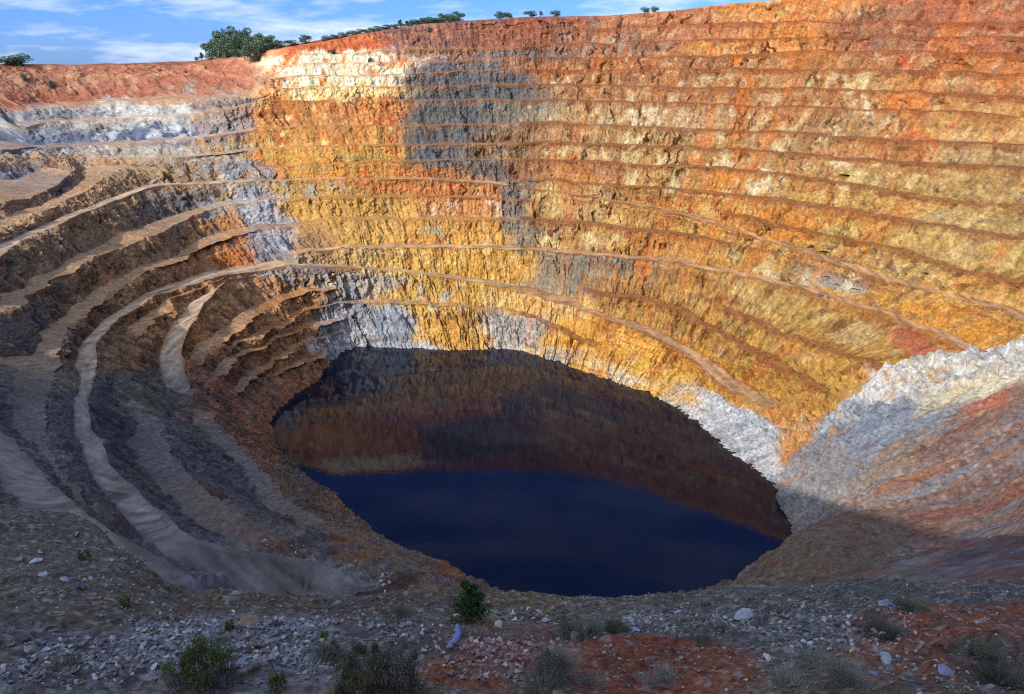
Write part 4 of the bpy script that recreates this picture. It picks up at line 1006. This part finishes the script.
# boulders far down in the pit
def far_rock(px, py, w, mat, lab, group=None):
    p, ff = wall_spot(px, py); s = w*ff/F
    o = bpy.data.objects.new('boulder', random.choice(RM[mat])); COL.objects.link(o)
    o.scale = (s, s*0.85, s*random.uniform(0.8, 1.3)); o.rotation_euler = (random.gauss(0, .2), random.gauss(0, .2), random.uniform(0, 6.28)); o.location = p + np.array([0, 0, s*0.15])
    tag(o, lab, 'boulder', group)
far_rock(820, 296, 8, 'dark', 'dark boulder on the narrow road across the right wall'); far_rock(828, 298, 6, 'dark', 'smaller dark boulder just right of the one on the right-wall road')
far_rock(341, 248, 5, 'orange', 'orange boulder lying on the bench of the far wall'); far_rock(349, 249, 4, 'dark', 'dark boulder next to the orange one on the far bench')
for _ in range(16): far_rock(random.uniform(374, 400), random.uniform(574, 592), random.uniform(4, 9), random.choice(['slate', 'pale', 'dark']), 'grey rock heaped at the end of the haul road', 'rocks heaped at the road end')
for _ in range(22):
    t = random.random(); far_rock(240+160*t, 543+28*t**1.3+random.uniform(-5, 4), random.uniform(2.5, 6), random.choice(['white', 'tan', 'pale', 'rust']), 'stone on the rough berm along the upper edge of the haul road', 'stones along the road berm')

# ------------------------------------------------------------------ plants of the foreground
def blades(g, n, h, wid, spread, lean, curve=0.35, thick=0.012):
    """upright stalks and grass blades, each three faces"""
    a = g.random(n)*6.283; r0 = spread*np.sqrt(g.random(n))
    p0 = np.stack([r0*np.cos(a), r0*np.sin(a), np.full(n, -0.05)], -1)
    la = a + g.normal(0, 0.9, n); ln = lean*(0.4+0.8*g.random(n))*(0.5+r0/spread)
    hh = h*(0.45+0.55*g.random(n))*(1-0.45*(r0/spread)**2)
    dirv_ = np.stack([np.cos(la), np.sin(la), np.zeros(n)], -1)
    side = np.stack([-np.sin(la), np.cos(la), np.zeros(n)], -1)
    pts = []
    for t, w in ((0, 1), (0.45, 0.9), (0.8, 0.55), (1.0, 0.05)):
        c = p0 + dirv_*(ln*hh*(t+curve*t*t))[:, None] + np.array([0, 0, 1])*(hh*t)[:, None]
        pts += [c-side*thick*w, c+side*thick*w]
    v = np.stack(pts, 1).reshape(-1, 3); b = np.arange(n)[:, None]*8
    f = np.concatenate([b+np.array([[0, 1, 3, 2]])+2*k for k in range(3)])
    return v, f
def place_plant(name, lab, cat, px, py, wpx, hpx, mat, style, seed, group=None):
    g = np.random.default_rng(seed); p = fore_hit(px, py); d = project(*p)[2]; w, h = wpx*d/F*0.5, hpx*d/F*1.15
    e = bpy.data.objects.new(name, None); COL.objects.link(e); e.location = p; tag(e, lab, cat, group)
    if style == 'shrub':
        nl = 16; a = g.random(nl)*6.28; rr = w*0.8*np.sqrt(g.random(nl)); cz = h*(0.22+0.6*g.random(nl)*(1-0.5*(rr/w)**2))
        c = np.stack([rr*np.cos(a), rr*np.sin(a), cz], -1); r = np.stack([w*(0.22+0.15*g.random(nl))]*2 + [h*(0.16+0.12*g.random(nl))], -1)
        r = r*(0.5+0.8*g.random((nl, 1))); v, f = leaf_cloud(g, c, r, int(np.clip(2600*w*h, 900, 9000)), 0.09, 0.25, 1.6, 0.05)
        v2, f2 = blades(g, int(np.clip(160*w*h, 60, 500)), h*1.02, w, w*0.75, 0.35, 0.2, 0.008)
        mesh_np('foliage', v, f, mat, parent=e); mesh_np('stem', v2, f2, M_dryd, parent=e)
    elif style == 'sapling':
        nl = 12; cz = np.linspace(0.12, 0.95, nl)*h; a = g.random(nl)*6.28; rr = w*0.55*(1-cz/h)*g.random(nl)
        c = np.stack([rr*np.cos(a), rr*np.sin(a), cz], -1); ww = w*(0.75*(1-cz/h)**0.8+0.12); r = np.stack([ww, ww, np.full(nl, h*0.09)], -1)
        keep_ = g.random(nl) > 0.15; c = c[keep_]; r = r[keep_]*(0.6+0.7*g.random((keep_.sum(), 1)))*[1, 1, 0.8]; c = c + g.normal(0, 0.12, c.shape)*w
        v, f = leaf_cloud(g, c, r, 3000, 0.24, 0.22, 0.9, 0.1)
        tv, tf = tube_np([(0, 0, -0.2), (0.02, 0, h*0.4), (0, 0.02, h*0.97)], [0.06, 0.04, 0.01])
        mesh_np('crown', v, f, mat, parent=e); mesh_np('trunk', tv, tf, M_bark, parent=e)
    else:
        vv, ff_, o_ = [], [], 0
        for q in range(7 if style == 'tuft' else 14):
            aa, r_ = g.random()*6.28, w*1.05*math.sqrt(g.random()); hq = h*(0.35+0.65*g.random())*(1-0.4*r_/w)
            bv, bf_ = blades(g, 210 if style == 'tuft' else 60, hq, w, w*(0.16+0.2*g.random()), 0.75, 0.6, 0.008)
            bv = bv + [r_*math.cos(aa), r_*math.sin(aa), 0]; vv.append(bv); ff_.append(bf_+o_); o_ += len(bv)
        v, f = np.vstack(vv), np.vstack(ff_)
        nl = 10; a = g.random(nl)*6.28; rr = w*0.7*np.sqrt(g.random(nl)); c = np.stack([rr*np.cos(a), rr*np.sin(a), h*(0.15+0.35*g.random(nl))], -1)
        r = np.stack([w*(0.12+0.25*g.random(nl))]*2 + [h*(0.1+0.2*g.random(nl))], -1); v2, f2 = leaf_cloud(g, c, r, 2600 if style == 'tuft' else 300, 0.06, 0.25, 1.0, 0.1)
        mesh_np('stalks', v, f, mat, parent=e); mesh_np('foliage', v2, f2, M_dryd if style == 'tuft' else mat, parent=e)
    return e
place_plant('green_shrub', 'bright green broom shrub in the slate rubble at lower left', 'shrub', 207, 688, 78, 56, M_shrub, 'shrub', 1)
place_plant('olive_shrub', 'wide dark olive shrub at the bottom, left of the red scree', 'shrub', 362, 690, 70, 46, M_shrub2, 'shrub', 2)
place_plant('olive_shrub', 'grey-green right half of the shrub pair beside the red scree', 'shrub', 402, 688, 56, 52, M_dry, 'shrub', 3)
place_plant('pine_sapling', 'little green pine sapling standing on the lip of the pit', 'tree', 472, 621, 44, 42, M_sapling, 'sapling', 4)
for i, (px, py, w, h, mt, stl, lab) in enumerate([
 (279, 690, 24, 20, M_shrub, 'shrub', 'small green shrub between the bright green and the olive shrub'),
 (231, 632, 13, 14, M_shrub, 'shrub', 'little green bush above the slate rubble ridge'),
 (126, 608, 12, 15, M_shrub, 'shrub', 'little green bush at the right end of the dirt track'),
 (84, 562, 14, 14, M_shrub2, 'shrub', 'dark little bush above the left boulder row'),
 (324, 640, 12, 10, M_shrub, 'shrub', 'tiny green bush left of the olive shrub, above it'),
 (570, 640, 58, 26, M_dryd, 'tuft', 'dark dry tussock in front of the lake'),
 (556, 684, 70, 42, M_dry, 'tuft', 'pale grey tussock at the right end of the red scree'),
 (700, 636, 70, 20, M_dryd, 'tuft', 'low dark tussock on the middle rock line'),
 (612, 632, 40, 16, M_dryd, 'tuft', 'low dark tussock at the left end of the middle rock line'),
 (820, 688, 80, 44, M_dry, 'tuft', 'wide grey-green dry bush at the bottom between the two red earth patches'),
 (880, 634, 56, 24, M_dryd, 'tuft', 'dark round tussock below the long bluish slab'),
 (908, 612, 44, 18, M_dryd, 'tuft', 'small dark tussock right of the long bluish slab'),
 (990, 672, 52, 44, M_dryd, 'tuft', 'tall grey dry bush at the right edge'),
 (985, 604, 40, 18, M_dryd, 'tuft', 'dark dry bush at the top of the red earth, right edge'),
 (403, 624, 54, 18, M_dry, 'tuft', 'dry brown tussock left of the cream boulder'),
 (330, 664, 44, 26, M_dry, 'tuft', 'pale dry tussock touching the left of the olive shrub'),
 (500, 640, 60, 14, M_dry, 'grass', 'sparse pale grass behind the red scree'),
 (660, 684, 40, 16, M_dry, 'grass', 'sparse pale grass on the middle red earth patch'),
 (60, 672, 40, 14, M_dryd, 'grass', 'thin dark grass in the rubble at the lower left'),
]): place_plant('dry_tussock' if stl != 'shrub' else 'small_shrub', lab, 'tussock' if stl != 'shrub' else 'shrub', px, py, w, h, mt, stl, 20+i)
#@@THINGS_END

# ------------------------------------------------------------------ light, sky, camera
SUN_EL = math.radians(27.5); SUN_AX, SUN_AY = -0.72, -0.694
world = bpy.data.worlds.new('World'); scene.world = world; world.use_nodes = True
nt = world.node_tree; N, L = nt.nodes, nt.links
bg = N['Background']
sky = N.new('ShaderNodeTexSky'); sky.sky_type = 'NISHITA'; sky.sun_disc = False
sky.sun_elevation = SUN_EL; sky.sun_rotation = math.atan2(SUN_AX, SUN_AY)
sky.altitude = 400; sky.air_density = 1.0; sky.dust_density = 0.2; sky.ozone_density = 2.5
tc = N.new('ShaderNodeTexCoord'); sx = N.new('ShaderNodeSeparateXYZ'); L.new(tc.outputs['Generated'], sx.inputs[0])
mp = N.new('ShaderNodeMapping'); mp.inputs['Scale'].default_value = (5, 5, 26)
L.new(tc.outputs['Generated'], mp.inputs[0])
cn = N.new('ShaderNodeTexNoise'); cn.inputs['Scale'].default_value = 1.3; cn.inputs['Detail'].default_value = 7; cn.inputs['Roughness'].default_value = 0.6
L.new(mp.outputs[0], cn.inputs['Vector'])
cr = N.new('ShaderNodeMapRange'); cr.inputs[1].default_value = 0.45; cr.inputs[2].default_value = 0.66; cr.inputs[3].default_value = 0; cr.inputs[4].default_value = 0.75
L.new(cn.outputs['Fac'], cr.inputs[0])
lowc = N.new('ShaderNodeMapRange'); lowc.inputs[1].default_value = 0.12; lowc.inputs[2].default_value = 0.3; lowc.inputs[3].default_value = 1; lowc.inputs[4].default_value = 0.3
L.new(sx.outputs['Z'], lowc.inputs[0]); cmul = N.new('ShaderNodeMath'); cmul.operation = 'MULTIPLY'; L.new(cr.outputs[0], cmul.inputs[0]); L.new(lowc.outputs[0], cmul.inputs[1])
tint = N.new('ShaderNodeMix'); tint.data_type = 'RGBA'; tint.blend_type = 'MULTIPLY'; tint.inputs[0].default_value = 1
dt = N.new('ShaderNodeVectorMath'); dt.operation = 'DOT_PRODUCT'; dt.inputs[1].default_value = (math.cos(SUN_EL)*SUN_AX, math.cos(SUN_EL)*SUN_AY, math.sin(SUN_EL)); L.new(tc.outputs['Generated'], dt.inputs[0])
hr = N.new('ShaderNodeMapRange'); hr.inputs[1].default_value = 0.0; hr.inputs[2].default_value = 0.55; L.new(dt.outputs['Value'], hr.inputs[0])
hm = N.new('ShaderNodeMix'); hm.data_type = 'RGBA'; hm.inputs[6].default_value = (0.145, 0.275, 0.72, 1); hm.inputs[7].default_value = (3.6, 2.6, 1.9, 1)
zr = N.new('ShaderNodeMapRange'); zr.inputs[1].default_value = 0.6; zr.inputs[2].default_value = 0.72; L.new(sx.outputs['Z'], zr.inputs[0])
mxx = N.new('ShaderNodeMath'); mxx.operation = 'MAXIMUM'; L.new(hr.outputs[0], mxx.inputs[0]); L.new(zr.outputs[0], mxx.inputs[1])
L.new(mxx.outputs[0], hm.inputs[0]); L.new(hm.outputs[2], tint.inputs[7])
L.new(sky.outputs[0], tint.inputs[6])
cm = N.new('ShaderNodeMix'); cm.data_type = 'RGBA'; cm.inputs[7].default_value = (3.6, 3.9, 4.7, 1)
L.new(cmul.outputs[0], cm.inputs[0]); L.new(tint.outputs[2], cm.inputs[6]); L.new(cm.outputs[2], bg.inputs[0])
bg.inputs[1].default_value = 0.15

sd = bpy.data.lights.new('sun', 'SUN'); sd.energy = 2.75; sd.angle = math.radians(0.5); sd.color = (1.0, 0.95, 0.87)
so = bpy.data.objects.new('sun', sd); COL.objects.link(so)
dirv = Vector((math.cos(SUN_EL)*SUN_AX, math.cos(SUN_EL)*SUN_AY, math.sin(SUN_EL)))
so.rotation_euler = dirv.to_track_quat('Z', 'Y').to_euler()

cd = bpy.data.cameras.new('camera'); cam = bpy.data.objects.new('camera', cd); COL.objects.link(cam)
cd.sensor_width = 36; cd.lens = F/W*36; cd.clip_start = 0.3; cd.clip_end = 20000
cam.rotation_euler = (math.pi/2-PITCH, 0, 0)
scene.camera = cam
scene.cycles.use_denoising = False
scene.cycles.pixel_filter_type = 'BLACKMAN_HARRIS'; scene.cycles.filter_width = 1.2
scene.cycles.max_bounces = 6; scene.cycles.diffuse_bounces = 3
vs = scene.view_settings
vs.view_transform = 'Standard'; vs.look = 'None'; vs.gamma = 1; vs.use_curve_mapping = False; vs.exposure = 0.9
